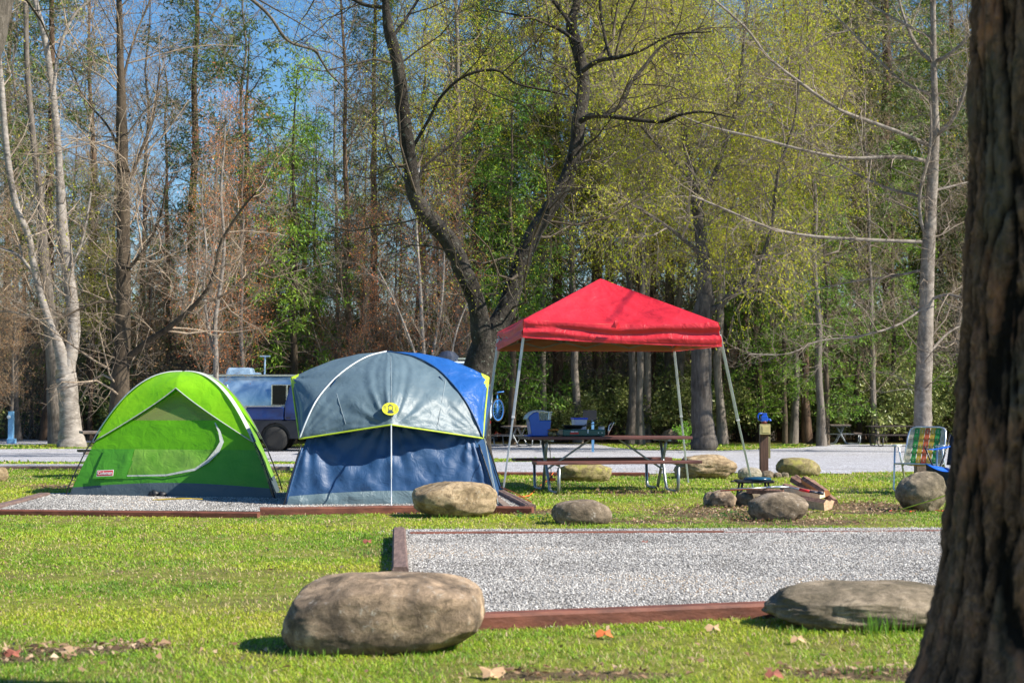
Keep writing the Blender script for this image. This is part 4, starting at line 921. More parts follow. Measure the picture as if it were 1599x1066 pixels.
def green_tent():
    a = G(107, 776); b = G(427, 781); d = Vector((-.25, 2.15, 0)); top = (a + b) / 2 + d / 2 + Vector((.07, 0, 0)); H = 1.63
    arc, wall = dome(a, b, b + d, a + d, top, H, 2.3)
    t = thing('green_dome_tent', (top.x, top.y, 0), 'bright green dome tent with grey base and mesh front, on the left of the pad', 'tent')
    W = wall(0); tub = lambda u: .034 + .018 * sin(pi * u) + .006 * u
    patch('floor_tub', W, 0, 1, .0, tub, 40, 5, [Gt], t, .004, wr=.02)
    patch('lower_wall', W, 0, 1, tub, lambda u: .188, 48, 10, [Gm], t, .0, wr=.02)
    patch('upper_wall', W, 0, 1, lambda u: .188, lambda u: .335, 48, 8, [cloth('backlit_green_nylon', (.16, .5, .008), .45, .4, .35, (.12, .42, .006))], t, .0, wr=.015)  # green brightened to stand for the lit back wall showing through
    # door panel, lighter green, bounded by the zip curve
    zp = [(199, 743), (260, 742), (305, 733), (325, 720), (340, 704), (347, 690), (343, 674), (336, 660)]
    uv = [onsurf(W, *p, .5, .2) for p in zp]
    def dl(u): return float(np.interp(u, [x[0] for x in uv[:6]], [x[1] for x in uv[:6]]))
    patch('door', W, uv[0][0], uv[4][0], dl, lambda u: .187, 30, 8, [Gl], t, .008, wr=.02)
    l0, _ = onsurf(W, 170, 720, .2, .1); l1, _ = onsurf(W, 205, 720, .3, .1)
    pocket = patch('stuff_pocket', W, l0 - .05, l1, lambda u: .062 + .02 * u, lambda u: .186, 12, 8, [Gm], t, .018, wr=.02)
    patch('mesh_window', W, .02, .98, .335, lambda u: .22 + .345 * (1 - abs(2 * u - 1)) if .22 + .345 * (1 - abs(2 * u - 1)) > .335 else .336, 40, 8, [Gme], t, -.005)
    mb = MB(); pts = [W(*x) + Vector((0, -.022, .005)) for x in uv]; V = []
    for i, p in enumerate(pts):
        tt = (pts[min(i + 1, len(pts) - 1)] - pts[max(i - 1, 0)]).normalized(); nn = Vector((0, -1, .3)).normalized(); sd = tt.cross(nn).normalized(); wdt = [.008, .012, .016, .022, .032, .026, .014, .006][i]
        V += [p - sd * wdt, p + sd * wdt]
    mb.add(V, [(2 * i, 2 * i + 1, 2 * i + 3, 2 * i + 2) for i in range(len(pts) - 1)]); fin('door_zip_flap', mb, [Gw], t, smooth=True)
    for i in (1, 2, 3):
        o_ = [None, Vector((1, .1, .3)), Vector((0, 1, .3)), Vector((-1, 0, .3))][i]
        patch('wall', wall(i), 0, 1, .06, .5 if i != 2 else 1, 20, 14, [Gl if i == 1 else Gm], t, 0, o_, wr=.02); patch('floor_tub', wall(i), 0, 1, 0, .06, 14, 2, [Gt], t, .004, o_)
    lo = lambda u: .225 + .335 * (1 - abs(2 * u - 1))
    ridge = lambda u, s, p: .13 * max(0, 1 - abs(2 * u - 1)) * max(0, 1 - abs(s - .56) / .5)
    def Wf(u, s): return W(u, s) + Vector((0, -1, .2)).normalized() * (.02 + .13 * max(0, 1 - abs(2 * u - 1)) * max(0, 1 - abs(s - .56) / .46))
    fly = patch('fly', Wf, 0, 1, lo, 1.0, 44, 22, [Gn], t, .0, wr=.012)
    patch('fly_side', wall(1), 0, 1, lambda u: .25 + .2 * (1 - abs(2 * u - 1)), 1.0, 26, 16, [Gn], t, .03, Vector((1, .1, .4)), wr=.01)
    patch('fly_side', wall(3), 0, 1, lambda u: .25 + .2 * (1 - abs(2 * u - 1)), 1.0, 26, 16, [Gn], t, .03, Vector((-1, 0, .4)), wr=.01)
    patch('fly_back', wall(2), 0, 1, lambda u: .25 + .2 * (1 - abs(2 * u - 1)), 1.0, 20, 16, [Gn], t, .03, Vector((0, 1, .4)), wr=.01)
    mb = MB(); mb.tube([Wf(u, lo(u)) + Vector((0, -.006, 0)) for u in np.linspace(0, 1, 41)], .007, 5); fin('fly_hem', mb, [Gw], t, smooth=True)
    for i in range(4):
        c = [a, b, b + d, a + d][i]; ou = (c - top).normalized()
        mb = MB(); ss = np.linspace(.22, 1, 18); V = []
        for s in ss:
            p = arc(i, s) + ou * .035 + Vector((0, 0, .022)); e = Vector((0, 0, 1)).cross(ou).normalized() * .032; V += [p - e - Vector((0, 0, .012)), p, p + e - Vector((0, 0, .012))]
        mb.add(V, [(3 * k + j, 3 * k + j + 1, 3 * k + j + 4, 3 * k + j + 3) for k in range(17) for j in (0, 1)]); fin('pole_sleeve', mb, [Gw], t, smooth=True)
        mb = MB(); mb.tube([arc(i, s) + ou * (.05 if 0 < s < .2 else .04) + Vector((0, 0, .01)) for s in np.linspace(0, .26, 8)], .009, 6)
        for s in (.06, .13, .2): p = arc(i, s); mb.tube([p + ou * .05, p], .005, 4)
        fin('pole', mb, [Bk], t, smooth=True)
    # side window strip visible under the fly on the right
    # maker's patch
    red = simple('red_patch', (.6, .03, .04), .5); wh = simple('white_print', (.8, .8, .8), .5)
    u, s = onsurf(W, 166, 740.5, .2, .1); c = W(u, s) + Vector((0, -.06, .02)); ex = (W(u + .05, s) - W(u - .05, s)).normalized(); ez = (W(u, s + .03) - W(u, s - .03)).normalized(); ez = (ez - ex * ez.dot(ex)).normalized(); en = ex.cross(ez)
    M = Matrix((ex, ez, en)).transposed() @ Matrix.Rotation(R(3), 3, 'Z'); mb = MB(); mb.box(c, (.232, .082, .003), M, 0); mb.box(c + en * .002, (.216, .066, .003), M, 1)
    lab = fin('logo_patch', mb, [wh, red], t)
    text('Coleman', .062, M, c + en * .0055, wh, 'lettering', lab, .2)
    # guy straps
def text(s, size, M, loc, mat, name, parent, ext=None, width=None):
    c = bpy.data.curves.new(name, 'FONT'); c.body = s; c.size = size; c.align_x = 'CENTER'; c.align_y = 'CENTER'; c.extrude = .0008; c.offset = size * .012
    tmp = bpy.data.objects.new('t', c); link(tmp); bpy.context.view_layer.update()
    dg = bpy.context.evaluated_depsgraph_get(); me = bpy.data.meshes.new_from_object(tmp.evaluated_get(dg)); bpy.data.objects.remove(tmp)
    vs = [v.co.copy() for v in me.vertices]; w0 = max(v.x for v in vs) - min(v.x for v in vs); k = (ext / w0) if ext else 1
    for v in me.vertices: v.co = M @ Vector((v.co.x * k, v.co.y, v.co.z)) + Vector(loc) - ORG[parent.name]
    me.materials.clear(); me.materials.append(mat); o = link(bpy.data.objects.new(name, me)); o.parent = parent; ORG[o.name] = ORG[parent.name]; return o
green_tent()
mb = MB(); c = G(243, 778)
for i in range(5):
    a = i * 1.25; mb.tube([c + Vector((.05 * cos(a) + .09 * (i - 2.5) * .5, -.04 + .05 * sin(a), .05 + .02 * (i % 2)))] + [c + Vector((.05 * cos(a) + .09 * (i - 2.5) * .5 + .06, .02, .045))], [.045, .035], 8)
tag(fin('crumpled_bag', mb, simple('black_nylon', (.02, .02, .025), .5), smooth=True), 'black crumpled stuff bag on the gravel in front of the green tent', 'bag')
mb = MB(); c = G(262, 785)
mb.tube([c + Vector((x, y, .045 + .01 * sin(7 * x))) for x, y in [(-.15, .12), (-.2, .06), (-.18, 0), (-.1, -.02), (.05, -.03), (.2, -.02), (.28, .03), (.16, .1), (0, .14), (-.12, .13), (-.16, .08), (-.08, .02), (.1, -.05), (.3, .0), (.42, .02)]], .006, 5)
tag(fin('yellow_cord', mb, simple('yellow_rope', (.45, .32, .03), .7), smooth=True), 'loose yellow cord on the gravel before the green tent', 'cord')

def blue_tent():
    a = G(447, 792); b = G(772, 789); a.z = b.z = 0; d = Vector((.06, 2.3, 0)); top = P(604, 549, 19.25); H = top.z - .03; top2 = Vector((top.x, (a.y + b.y) / 2 + 1.1, 0))
    arc, wall = dome(a, b, b + d, a + d, top2, H, 2.7, -.07)
    Bl = cloth('navy_blue_polyester', (.022, .078, .2), .5, .12, .35, (.016, .06, .155)); Br = cloth('royal_blue_polyester', (.02, .12, .42), .34, .12, .5, (.015, .09, .33)); Gy = cloth('slate_grey_polyester', (.11, .165, .205), .48, .08, .3, (.09, .138, .172)); Yl = simple('yellow_green_piping', (.5, .66, .03), .5)
    Tb = cloth('grey_skirt', (.13, .19, .22), .4, .1, .6)
    t = thing('blue_tent', (top2.x, top2.y, 0), 'blue tent with slate grey front awning and yellow green piping, in the middle', 'tent')
    W = wall(0)
    def rad(u, s, p):  # folds running down from the eave corners and the middle
        x = u - .5; f = 0
        for cx, cs in ((.0, .24), (1., .24), (.5, .3)):
            dx, ds = (u - cx) * 2.4, (s - cs) * 3.2; r = math.hypot(dx, ds) + .05; f += sin(math.atan2(ds, dx) * 17 + cx * 5) * math.exp(-r * 1.1) * .02 * min(r * 3, 1)
        return f
    sk = lambda u: .026 + .012 * sin(pi * u)
    patch('skirt', W, 0, 1, .0, sk, 60, 5, [Tb], t, .01, wr=.05)
    patch('front_wall', W, 0, 1, sk, .42, 110, 46, [Bl], t, .0, wr=.03, wf=rad)
    for i in (1, 2, 3):
        patch('wall', wall(i), 0, 1, .0, .95 if i == 2 else .5, 26, 20, [Bl], t, 0, [None, Vector((1, 0, .3)), Vector((0, 1, .3)), Vector((-1, 0, .3))][i], wr=.03)
    up = 0
    A = [P(468, 685, 18.15), P(479, 657, 18.2), P(495, 625, 18.35), P(518, 597, 18.6), P(545, 574, 18.85), P(575, 557, 19.05), P(604, 549.5, 19.25)]
    B = [P(754, 684, 18.48), P(742, 655, 18.52), P(725, 624, 18.6), P(703, 596, 18.78), P(679, 574, 18.95), P(645, 557, 19.1), P(604, 549.5, 19.25)]
    SA = [P(468, 685, 18.15), P(461, 637, 18.65), P(455, 590, 19.1), P(482, 577, 19.15), P(520, 562, 19.2), P(560, 552.5, 19.22), P(604, 548.5, 19.27)]
    SB = [P(754, 684, 18.58), P(758, 637, 18.9), P(763, 589, 19.25), P(738, 576, 19.25), P(700, 560.5, 19.25), P(655, 551, 19.25), P(604, 548.5, 19.27)]
    def cur(L, t_, sm=True):
        f = min(max(t_, 0), .9999) * (len(L) - 1); i = int(f); f -= i
        if not sm: return L[i].lerp(L[i + 1], f)
        q0, q1, q2, q3 = L[max(i - 1, 0)], L[i], L[i + 1], L[min(i + 2, len(L) - 1)]
        return .5 * ((2 * q1) + (q2 - q0) * f + (2 * q0 - 5 * q1 + 4 * q2 - q3) * f * f + (3 * q1 - q0 - 3 * q2 + q3) * f ** 3)
    mid = P(611, 663, 18.0)
    def front(u, s):
        p = cur(A, s).lerp(cur(B, s), u); D0 = mid - A[0].lerp(B[0], .5); w = 1 - abs(2 * u - 1)
        return p + D0 * w * max(0, 1 - s * 1.25) ** 1.6 + Vector((0, -1, .25)) * .12 * sin(pi * u) * sin(pi * s) ** .8
    def fold(u, s, p):
        dx, ds = (u - .5) * 2.1, s * 1.1; r = math.hypot(dx, ds) + .02; an = math.atan2(ds, dx)
        f = sin(an * 15 + .6) * .5 + sin(an * 27) * .3; f2 = 0
        for cx in (0, 1):
            d2 = math.hypot((u - cx) * 2, s * 1.2); f2 += sin(math.atan2(s, abs(u - cx) + .01) * 22) * math.exp(-d2 * 3.2) * .012 * min(d2 * 6, 1)
        return f * .02 * min(r * 3, 1) * math.exp(-r * 1.5) * 1.5 + f2
    fly = patch('front_awning', front, 0, 1, 0, 1, 110, 60, [Gy], t, .0, wr=.018, wf=fold)
    def wing(S, L):
        return lambda u, s: cur(L, s).lerp(cur(S, s, False), u) + Vector((0, 0, .05)) * sin(pi * u) * (1 - s)
    def wfold(u, s, p):
        dx, ds = (1 - u), (s - .33) * 2; r = math.hypot(dx, ds) + .02; return sin(math.atan2(ds, dx) * 11) * .014 * math.exp(-r * 1.2) * min(r * 4, 1)
    patch('left_wing', wing(SA, A), 0, 1, 0, 1, 30, 60, [Gy], t, .0, Vector((-.3, -1, .4)), wr=.012, wf=wfold)
    patch('right_wing', wing(SB, B), 0, 1, 0, 1, 30, 60, [Br], t, .0, Vector((.3, -1, .4)), wr=.02, wf=wfold)
    # back half of the fly
    def back(S):
        M_ = [Vector((p.x + .06 * (i / 6), 38.55 - p.y if i < 2 else p.y + (.05 if i == 6 else .12), p.z)) for i, p in enumerate(S)]
        BC = [Vector((p.x * 1.0, 19.3 + (19.3 - q.y) + .1, q.z)) for p, q in zip(S, (A if S is SA else B))]
        return lambda u, s: cur(S, s, False).lerp(cur(BC, s), u)
    patch('back_wing', back(SA), 0, 1, 0, 1, 14, 30, [Gy], t, 0, Vector((0, 1, .4)), wr=.01); patch('back_wing', back(SB), 0, 1, 0, 1, 14, 30, [Br], t, 0, Vector((0, 1, .4)), wr=.01)
    mb = MB(); mb.tube([front(u, 0) + Vector((0, -.01, 0)) for u in np.linspace(0, 1, 41)], .010, 6); fin('piping', mb, [Yl], t, smooth=True)
    for S in (SA, SB):
        mb = MB(); mb.tube([cur(S, s, False) + Vector((0, -.012, 0)) for s in np.linspace(0, .333, 12)], .011, 6)
        tip = S[2]; q1 = cur(S, .36, False); q2 = cur(S, .28, False); q3 = q1.lerp(q2, .5); mb.add([tip + Vector((0, -.02, .01)), cur(S, .41, False) + Vector((0, -.02, .006)), q3.lerp(A[2] if S is SA else B[2], .12) + Vector((0, -.03, 0)), cur(S, .27, False) + Vector((0, -.02, 0))], [(0, 1, 2, 3)]); fin('piping', mb, [Yl], t)
    # seams
    Se = simple('pale_seam_tape', (.33, .4, .44), .5); Sh = simple('seam_sleeve', (.5, .55, .6), .3)
    for L in (A, B):
        mb = MB(); mb.tube([cur(L, s) + Vector((0, -.012, .008)) for s in np.linspace(.0, 1, 30)], .011, 5); fin('pole_sleeve', mb, [Sh if L is A else Bl], t, smooth=True)
    def seam(pts, r=.0035):
        q = [];
        for k in range(len(pts) - 1):
            for f in np.linspace(0, 1, 7)[:-1]: q.append((pts[k][0] * (1 - f) + pts[k + 1][0] * f, pts[k][1] * (1 - f) + pts[k + 1][1] * f))
        q.append(pts[-1]); mb = MB(); P_ = []
        for x, y in q:
            u, s = onsurf(front, x, y, .5, .4); P_.append(front(u, s) + Vector((0, -1, .3)).normalized() * (.006 + .018 * mnoise.fractal(front(u, s) * 3.2, .9, 2.1, 3) + fold(u, s, None)))
        mb.tube(P_, r, 4); fin('seam', mb, [Se], t)
    seam([(610, 556), (611, 600), (612, 655)]); seam([(526, 615), (540, 662)]); seam([(696, 593), (684, 662)])
    # middle pole
    foot = G(611, 801); foot.z = 0; mb = MB(); mb.tube([mid + Vector((0, -.02, 0)), mid.lerp(foot, .62)], .009, 8); mb.tube([mid.lerp(foot, .6), foot - Vector((0, 0, .02))], .006, 8); fin('awning_pole', mb, [steel], t, smooth=True)
    for i in range(4):
        c = [a, b, b + d, a + d][i]; ou = (c - Vector((top2.x, top2.y, 0))).normalized()
        mb = MB(); mb.tube([arc(i, s) + ou * .05 for s in np.linspace(0, .17, 9)], .009, 6); fin('pole', mb, [Bk], t, smooth=True)
        mb = MB(); mb.tube([arc(i, s) + ou * .02 for s in np.linspace(0.01, .16, 9)], .014, 6); fin('pole_sleeve', mb, [Bl], t, smooth=True)
    mb = MB(); e = b + Vector((.02, .05, 0)); mb.tube([B[0] + Vector((.02, 0, 0)), G(779, 792)], .004, 5); mb.tube([B[0] + Vector((.02, .02, 0)), G(775, 787)], .004, 5); fin('guy_line', mb, [simple('grey_line', (.4, .45, .42), .6)], t)
    # lantern emblem
    u, s = onsurf(front, 610, 639.5, .5, .2); c = front(u, s) + Vector((0, -1, .3)).normalized() * .035; ex = (front(u + .04, s) - front(u - .04, s)).normalized(); ez = (front(u, s + .04) - front(u, s - .04)).normalized(); ez = (ez - ex * ez.dot(ex)).normalized(); en = ex.cross(ez)
    if en.y > 0: en = -en
    yl = simple('yellow_emblem', (.75, .72, .02), .5); nk = simple('navy_print', (.02, .04, .09), .5); sy = 1.0 / max(.3, abs(ez.z))
    def at(x, y, k): return c + ex * x + ez * y * sy * .74 + en * k
    mb = MB(); n = 40; V = [at(.098 * cos(i * 2 * pi / n), .098 * sin(i * 2 * pi / n), .002) for i in range(n)] + [at(.098 * cos(i * 2 * pi / n), .098 * sin(i * 2 * pi / n), -.004) for i in range(n)]
    mb.add(V, [tuple(range(n)), tuple(range(n, 2 * n))[::-1]] + [(i, n + i, n + (i + 1) % n, (i + 1) % n) for i in range(n)]); emb = fin('emblem', mb, [yl], t)
    mb = MB()
    def bar(x0, y0, x1, y1, w_=.007):
        p, q = Vector((x0, y0)), Vector((x1, y1)); tt = (q - p).normalized(); nn = Vector((-tt.y, tt.x)) * w_ / 2
        mb.add([at(*(p + nn), .0045), at(*(p - nn), .0045), at(*(q - nn), .0045), at(*(q + nn), .0045)], [(0, 1, 2, 3)])
    for x in (-.024, .024): bar(x, -.012, x, .045)
    bar(-.03, .047, .03, .047, .008); bar(-.018, .056, .018, .056, .008); bar(-.03, -.014, .03, -.014, .009); bar(-.012, .062, .012, .062)
    bar(-.026, -.03, .026, -.03, .012); bar(-.036, -.05, .036, -.05, .022); bar(-.036, -.066, .036, -.066, .008)
    for k in range(5):
        an = R(-28 + 14 * k)
        for sg in (1, -1): bar(sg * .052 * cos(an), .052 * sin(an) + .01, sg * .088 * cos(an), .088 * sin(an) + .006, .0045)
    fin('lantern_mark', mb, [nk], emb)
blue_tent()
# ------------------------------------------------------------------ red canopy
def canopy():
    Rd = cloth('red_canopy_polyester', (.86, .03, .05), .4, .25, .5, (.66, .018, .032), 6, spec=.8); 
    FL, FR, BR, BL = P(818, 499, 20.3), P(1121, 503, 20.3), P(1048, 524, 22.95), P(778, 518, 22.95); pk = P(938, 435, 21.6)
    gl = [G(785, 771), G(1177, 767), G(1075, 755), P(748, 754, 22.95)]; gl[3].z = 0
    for g in gl: g.z = 0
    t = thing('canopy_tent', ((FL.x + FR.x) / 2, 21.6, 0), 'red pop up canopy with slanting white steel legs over the picnic table', 'canopy')
    C = [FL, FR, BR, BL]; roofs = MB(); g_all = []
    for i in range(4):
        a, b = C[i], C[(i + 1) % 4]
        g = []
        for r in range(25):
            s = r / 24; row = []
            for c in range(49):
                u = c / 48; p = a.lerp(b, u).lerp(pk, s); w = sin(pi * u) * sin(pi * min(s * 1.0, 1)) * (1 - s)
                p = p + Vector((0, 0, -.15 * w)); 
                if r == 0: p.z -= .05 * sin(pi * u)
                else: p.z -= .05 * sin(pi * u) * (1 - s) ** 3
                if 0 < r < 24 and 0 < c < 48:
                    p.z += .02 * mnoise.fractal(p * 2.2, .9, 2, 3) + .006 * sin(u * 40 + 6 * s) * (1 - s) * sin(pi * u)
                    if i == 0: dx, dy = (u - .51) * 2.9, (s - .05) * 1.6; rr = math.hypot(dx, dy) + .02; p += Vector((0, -1, .4)) * (.03 * sin(math.atan2(dy, dx) * 7) * math.exp(-rr * 4.5))
                row.append(p)
            g.append(row)
        roofs.grid(g)
    fin('roof', roofs, [Rd], t, smooth=True)
    lin = MB(); lin.v = [v - np.array([0, 0, .014]) for v in roofs.v]; lin.f = roofs.f; lin.m = roofs.m; lin.n = roofs.n; fin('lining', lin, [cloth('grey_tan_lining', (.4, .3, .24), .6, .3, .1)], t, smooth=True)
    vb = [P(816, 527, 20.28), P(1127, 541, 20.28), P(1052, 549, 22.97), P(775, 548, 22.97)]; mbv = MB(); edges = []
    for i in range(4):
        a, b = C[i], C[(i + 1) % 4]; va, vv = vb[i], vb[(i + 1) % 4]; g = []; ou = Vector(((b - a).y, -(b - a).x, 0)).normalized(); k = 60
        for r in range(9):
            s = r / 8; row = []
            for c in range(k + 1):
                u = c / k; top = a.lerp(b, u); top.z -= .05 * sin(pi * u); bt = va.lerp(vv, u); bt.z += (-.02 * sin(pi * u) if i == 0 else 0)
                p = top.lerp(bt, s)
                hz = sin(s * 11 + 2.0 * mnoise.noise(Vector((u * 3, i, 0)))) * .018 * sin(pi * s) * (1 + 1.2 * u if i == 0 else 1)
                hz += .02 * mnoise.fractal(Vector((u * 5, s * 2.2, i * 3)), .8, 2, 3) * sin(pi * min(1, s + .15))
                row.append(p + ou * (hz + .006))
            g.append(row)
        mbv.grid(g)
    fin('valance', mbv, [Rd], t, smooth=True)
    cc = np.array([(FL.x + FR.x) / 2, 21.6]); lv_ = [v.copy() for v in mbv.v]
    for v in lv_: d2 = v[:, :2] - cc; v[:, :2] -= d2 / np.linalg.norm(d2, axis=1, keepdims=True) * .03; v[:, 2] += .006
    lin = MB(); lin.v = lv_; lin.f = mbv.f; lin.m = mbv.m; lin.n = mbv.n; fin('valance_lining', lin, [cloth('tan_lining_orange_glow', (.55, .3, .18), .6, .35, .2)], t, smooth=True)  # tan coating, with orange put into its colour for light through the cloth
    # knot pulled out of the front hem
    kc = a = P(962, 507, 20.22); mb = MB(); V = [kc + Vector((x, y, z)) for x, y, z in [(-.07, 0, -.03), (-.02, -.05, .03), (.0, -.03, .075), (.03, -.05, .02), (.06, 0, -.035), (0, -.055, -.05)]]
    mb.add(V, [(0, 1, 5), (1, 2, 3), (1, 3, 5), (3, 4, 5), (0, 2, 1), (2, 4, 3)]); fin('knot', mb, [Rd], t)
    tops = [P(819, 520, 20.36), P(1124, 530, 20.36), P(1051, 535, 22.9), P(778, 535, 22.9)]
    for i in range(4):
        tp, ft = tops[i], gl[i]; m_ = tp.lerp(ft, .52)
        mb = MB(); dd = (ft - tp).normalized(); mb.beam(tp + Vector((0, 0, .06)), m_, .036, .036, up=Vector((0, 1, 0)))
        leg = fin('leg', mb, [steel], t, bevel=.004)
        mb = MB(); mb.beam(m_ - dd * .05, ft, .026, .026, up=Vector((0, 1, 0))); fin('lower_tube', mb, [steel], leg, bevel=.003)
        mb = MB(); mb.box(m_, (.045, .045, .03)); fin('joint', mb, [simple('white_nylon', (.6, .6, .62), .5)], leg, bevel=.004)
        mb = MB(); mb.box(ft + Vector((0, 0, .006)), (.1, .08, .008)); fin('foot_plate', mb, [galv], leg)
    dk = simple('grey_truss_bar', (.3, .3, .31), .45, .5)
    for i in range(4):
        a, b = tops[i], tops[(i + 1) % 4]; mb = MB(); n = 4
        for k in range(n):
            p, q = a.lerp(b, k / n), a.lerp(b, (k + 1) / n); dz = Vector((0, 0, .12 if k in (0, 3) else .09))
            up_, lo_ = Vector((0, 0, .1)), Vector((0, 0, -.08 if i != 0 else -.02))
            mb.beam(p + (up_ if k % 2 == 0 else lo_), q + (lo_ if k % 2 == 0 else up_), .012, .022); mb.beam(p + (lo_ if k % 2 == 0 else up_), q + (up_ if k % 2 == 0 else lo_), .012, .022)
        fin('truss', mb, [dk], t)
    mb = MB()
    for i in range(4): mb.beam(tops[i] + Vector((0, 0, .08)), pk - Vector((0, 0, .12)), .015, .02)
    fin('peak_frame', mb, [dk], t)
canopy()

# ------------------------------------------------------------------ picnic tables (metal tube frame, wooden planks)
M_plank = simple('red_brown_stained_plank', (.16, .055, .045), .5, c2=(.08, .03, .028), sc_=9, bump=.3, bs=30, stretch=(.3, 3, 3)); M_plko = simple('orange_plank', (.62, .2, .03), .6, c2=(.45, .13, .02)); M_plg = simple('grey_plank', (.2, .15, .12), .8, c2=(.1, .08, .07))
def table(label, loc, rot, L, plank, tube, ends=None, group='picnic tables', bench=1):
    t = thing('picnic_table', loc, label, 'picnic table', group, world=False); t.rotation_euler = (0, 0, rot)
    h = .76
    for nm, ys, z, w_ in (('tabletop', [-.31, -.155, 0, .155, .31], h, .148), ('bench', [-.7, -.56] if 0 else [-.72, -.58], .44, .135), ('bench', [.58, .72], .44, .135)):
        mb = MB()
        for y in ys: mb.box((0, y, z - .02), (L, w_, .04))
        fin(nm, mb, [plank], t, bevel=.005)
        if ends:
            mb = MB()
            for y in ys:
                for sx in ((1,) if nm == 'tabletop' or ys[0] > 0 else (1,)): mb.box((sx * (L / 2 + .004), y, z - .02), (.008, w_ * .9, .036))
            fin('plank_end', mb, [ends], t)
    for sx in (-1, 1):
        x = sx * (L / 2 - .32)
        for sy in (-1, 1):    # one bent tube: under the bench, down, along the ground, up to the table top
            mb = MB(); pts = [(x, sy * .76, .39), (x, sy * .74, .36), (x, sy * .72, .1), (x, sy * .69, .035), (x, sy * .62, .022), (x, sy * .28, .022), (x, sy * .2, .05), (x, sy * .15, .14), (x + sx * .02, -sy * .06, .55), (x + sx * .02, -sy * .13, .7)]
            # bench support: from ground loop out to the bench
            mb.tube([(a, b, c) for a, b, c in [(x, sy * .56, .40), (x, sy * .74, .385)]], .018, 8); mb.tube(pts[1:], .021, 10)
            fin('leg', mb, [tube], t, smooth=True)
        mb = MB(); mb.beam((x, -.36, h - .05), (x, .36, h - .05), .04, .03); mb.tube([(x, -.7, .4), (x, .7, .4)], .016, 8); fin('cross_bar', mb, [tube], t)
        mb = MB(); mb.tube([(x - sx * .0, 0, .3), (x - sx * .62, 0, h - .05)], .014, 8); fin('brace', mb, [tube], t)
    return t
tc = (G(845, 771) + G(811, 764) + G(1065, 769) + G(1015, 764)) / 4; tc.z = 0
tc = Vector((P(944, 700, 21.35).x, 21.35, 0)); TR = .21
table('reddish brown picnic table with grey tube legs under the red canopy', tc, TR, 2.3, M_plank, galv)
g = G(1319, 694); table('far picnic table with orange plank ends at the road edge on the right', (g.x, g.y + .8, gz(g.y)), R(80), 2.0, M_plg, galv, M_plko)
g = G(800, 692); table('small far picnic table seen to the left of the blue jug', (P(808, 690, 57).x, 57, gz(57)), R(75), 1.9, M_plg, galv, M_plko)
g = P(140, 748, 25.5); table('picnic table half hidden behind the left side of the green tent', (g.x + .8, 25.6, 0), R(20), 1.9, M_plg, galv)
g = P(1405, 690, 57); table('dark picnic table in the shade behind the lawn chair', (g.x, 57, gz(57)), R(5), 2.4, simple('shade_dark_plank', (.05, .035, .03), .8), simple('shade_dark_tube', (.05, .05, .05), .6))  # plank and tube colours darkened to stand for the shade there

def TT(x, y, z=0): return Vector((tc.x + x * cos(TR) - y * sin(TR), tc.y + x * sin(TR) + y * cos(TR), .76 + z))
def onT(px, y): # table-plane point whose image column is px with local offset y
    lo, hi = -1.3, 1.3
    for _ in range(40):
        m_ = (lo + hi) / 2
        if proj(TT(m_, y))[0] < px: lo = m_
        else: hi = m_
    return TT(lo, y)
RM = Matrix.Rotation(TR, 3, 'Z')
# blue jug with white curved lid and clear front
c = onT(841, .0); t = thing('drink_cooler', c, 'bright blue jug shaped cooler with white lid on the left end of the picnic table', 'cooler')
mb = MB(); prof = [(-.12, .005), (.13, .005), (.15, .19), (.155, .22), (-.01, .22), (-.02, .335), (-.07, .335), (-.14, .3), (-.17, .25), (-.15, .2)]
V = [c + RM @ Vector((x, y, z)) for y in (-.11, .11) for x, z in prof]; n = len(prof); mb.add(V, [tuple(range(n)), tuple(range(n, 2 * n))[::-1]] + [(i, n + i, n + (i + 1) % n, (i + 1) % n) for i in range(n)])
Bb = simple('blue_plastic', (.012, .11, .5), .35, c2=(.01, .095, .45)); fin('body', mb, [Bb], t, bevel=.012)
mb = MB(); mb.box(c + Vector((-.08, 0, .012)), (.2, .2, .02), RM); fin('base', mb, [Bb], t, bevel=.004)
m, tt, b, o_ = nodes('clear_plastic'); b.inputs['Base Color'].default_value = (.75, .85, .9, 1); b.inputs['Transmission Weight'].default_value = .85; b.inputs['Roughness'].default_value = .15; b.inputs['IOR'].default_value = 1.15; M_clear = m
mb = MB(); prof2 = [(.0, .225), (.15, .225), (.165, .33), (.0, .335)]; V = [c + RM @ Vector((x, y, z)) for y in (-.1, .1) for x, z in prof2]; mb.add(V, [(0, 1, 2, 3), (7, 6, 5, 4)] + [(i, 4 + i, 4 + (i + 1) % 4, (i + 1) % 4) for i in range(4)]); fin('clear_window', mb, [M_clear], t, bevel=.006)
mb = MB(); pr = [(-.19, .235), (-.16, .29), (-.11, .33), (-.05, .352), (.05, .35), (.07, .338), (.17, .332)]; V = []
for x, z in pr: V += [c + RM @ Vector((x, -.115, z)), c + RM @ Vector((x, .115, z))]
mb.add(V, [(2 * i, 2 * i + 1, 2 * i + 3, 2 * i + 2) for i in range(len(pr) - 1)]); fin('lid', mb, [simple('white_plastic', (.7, .73, .76), .4)], t, thick=.012, smooth=True)
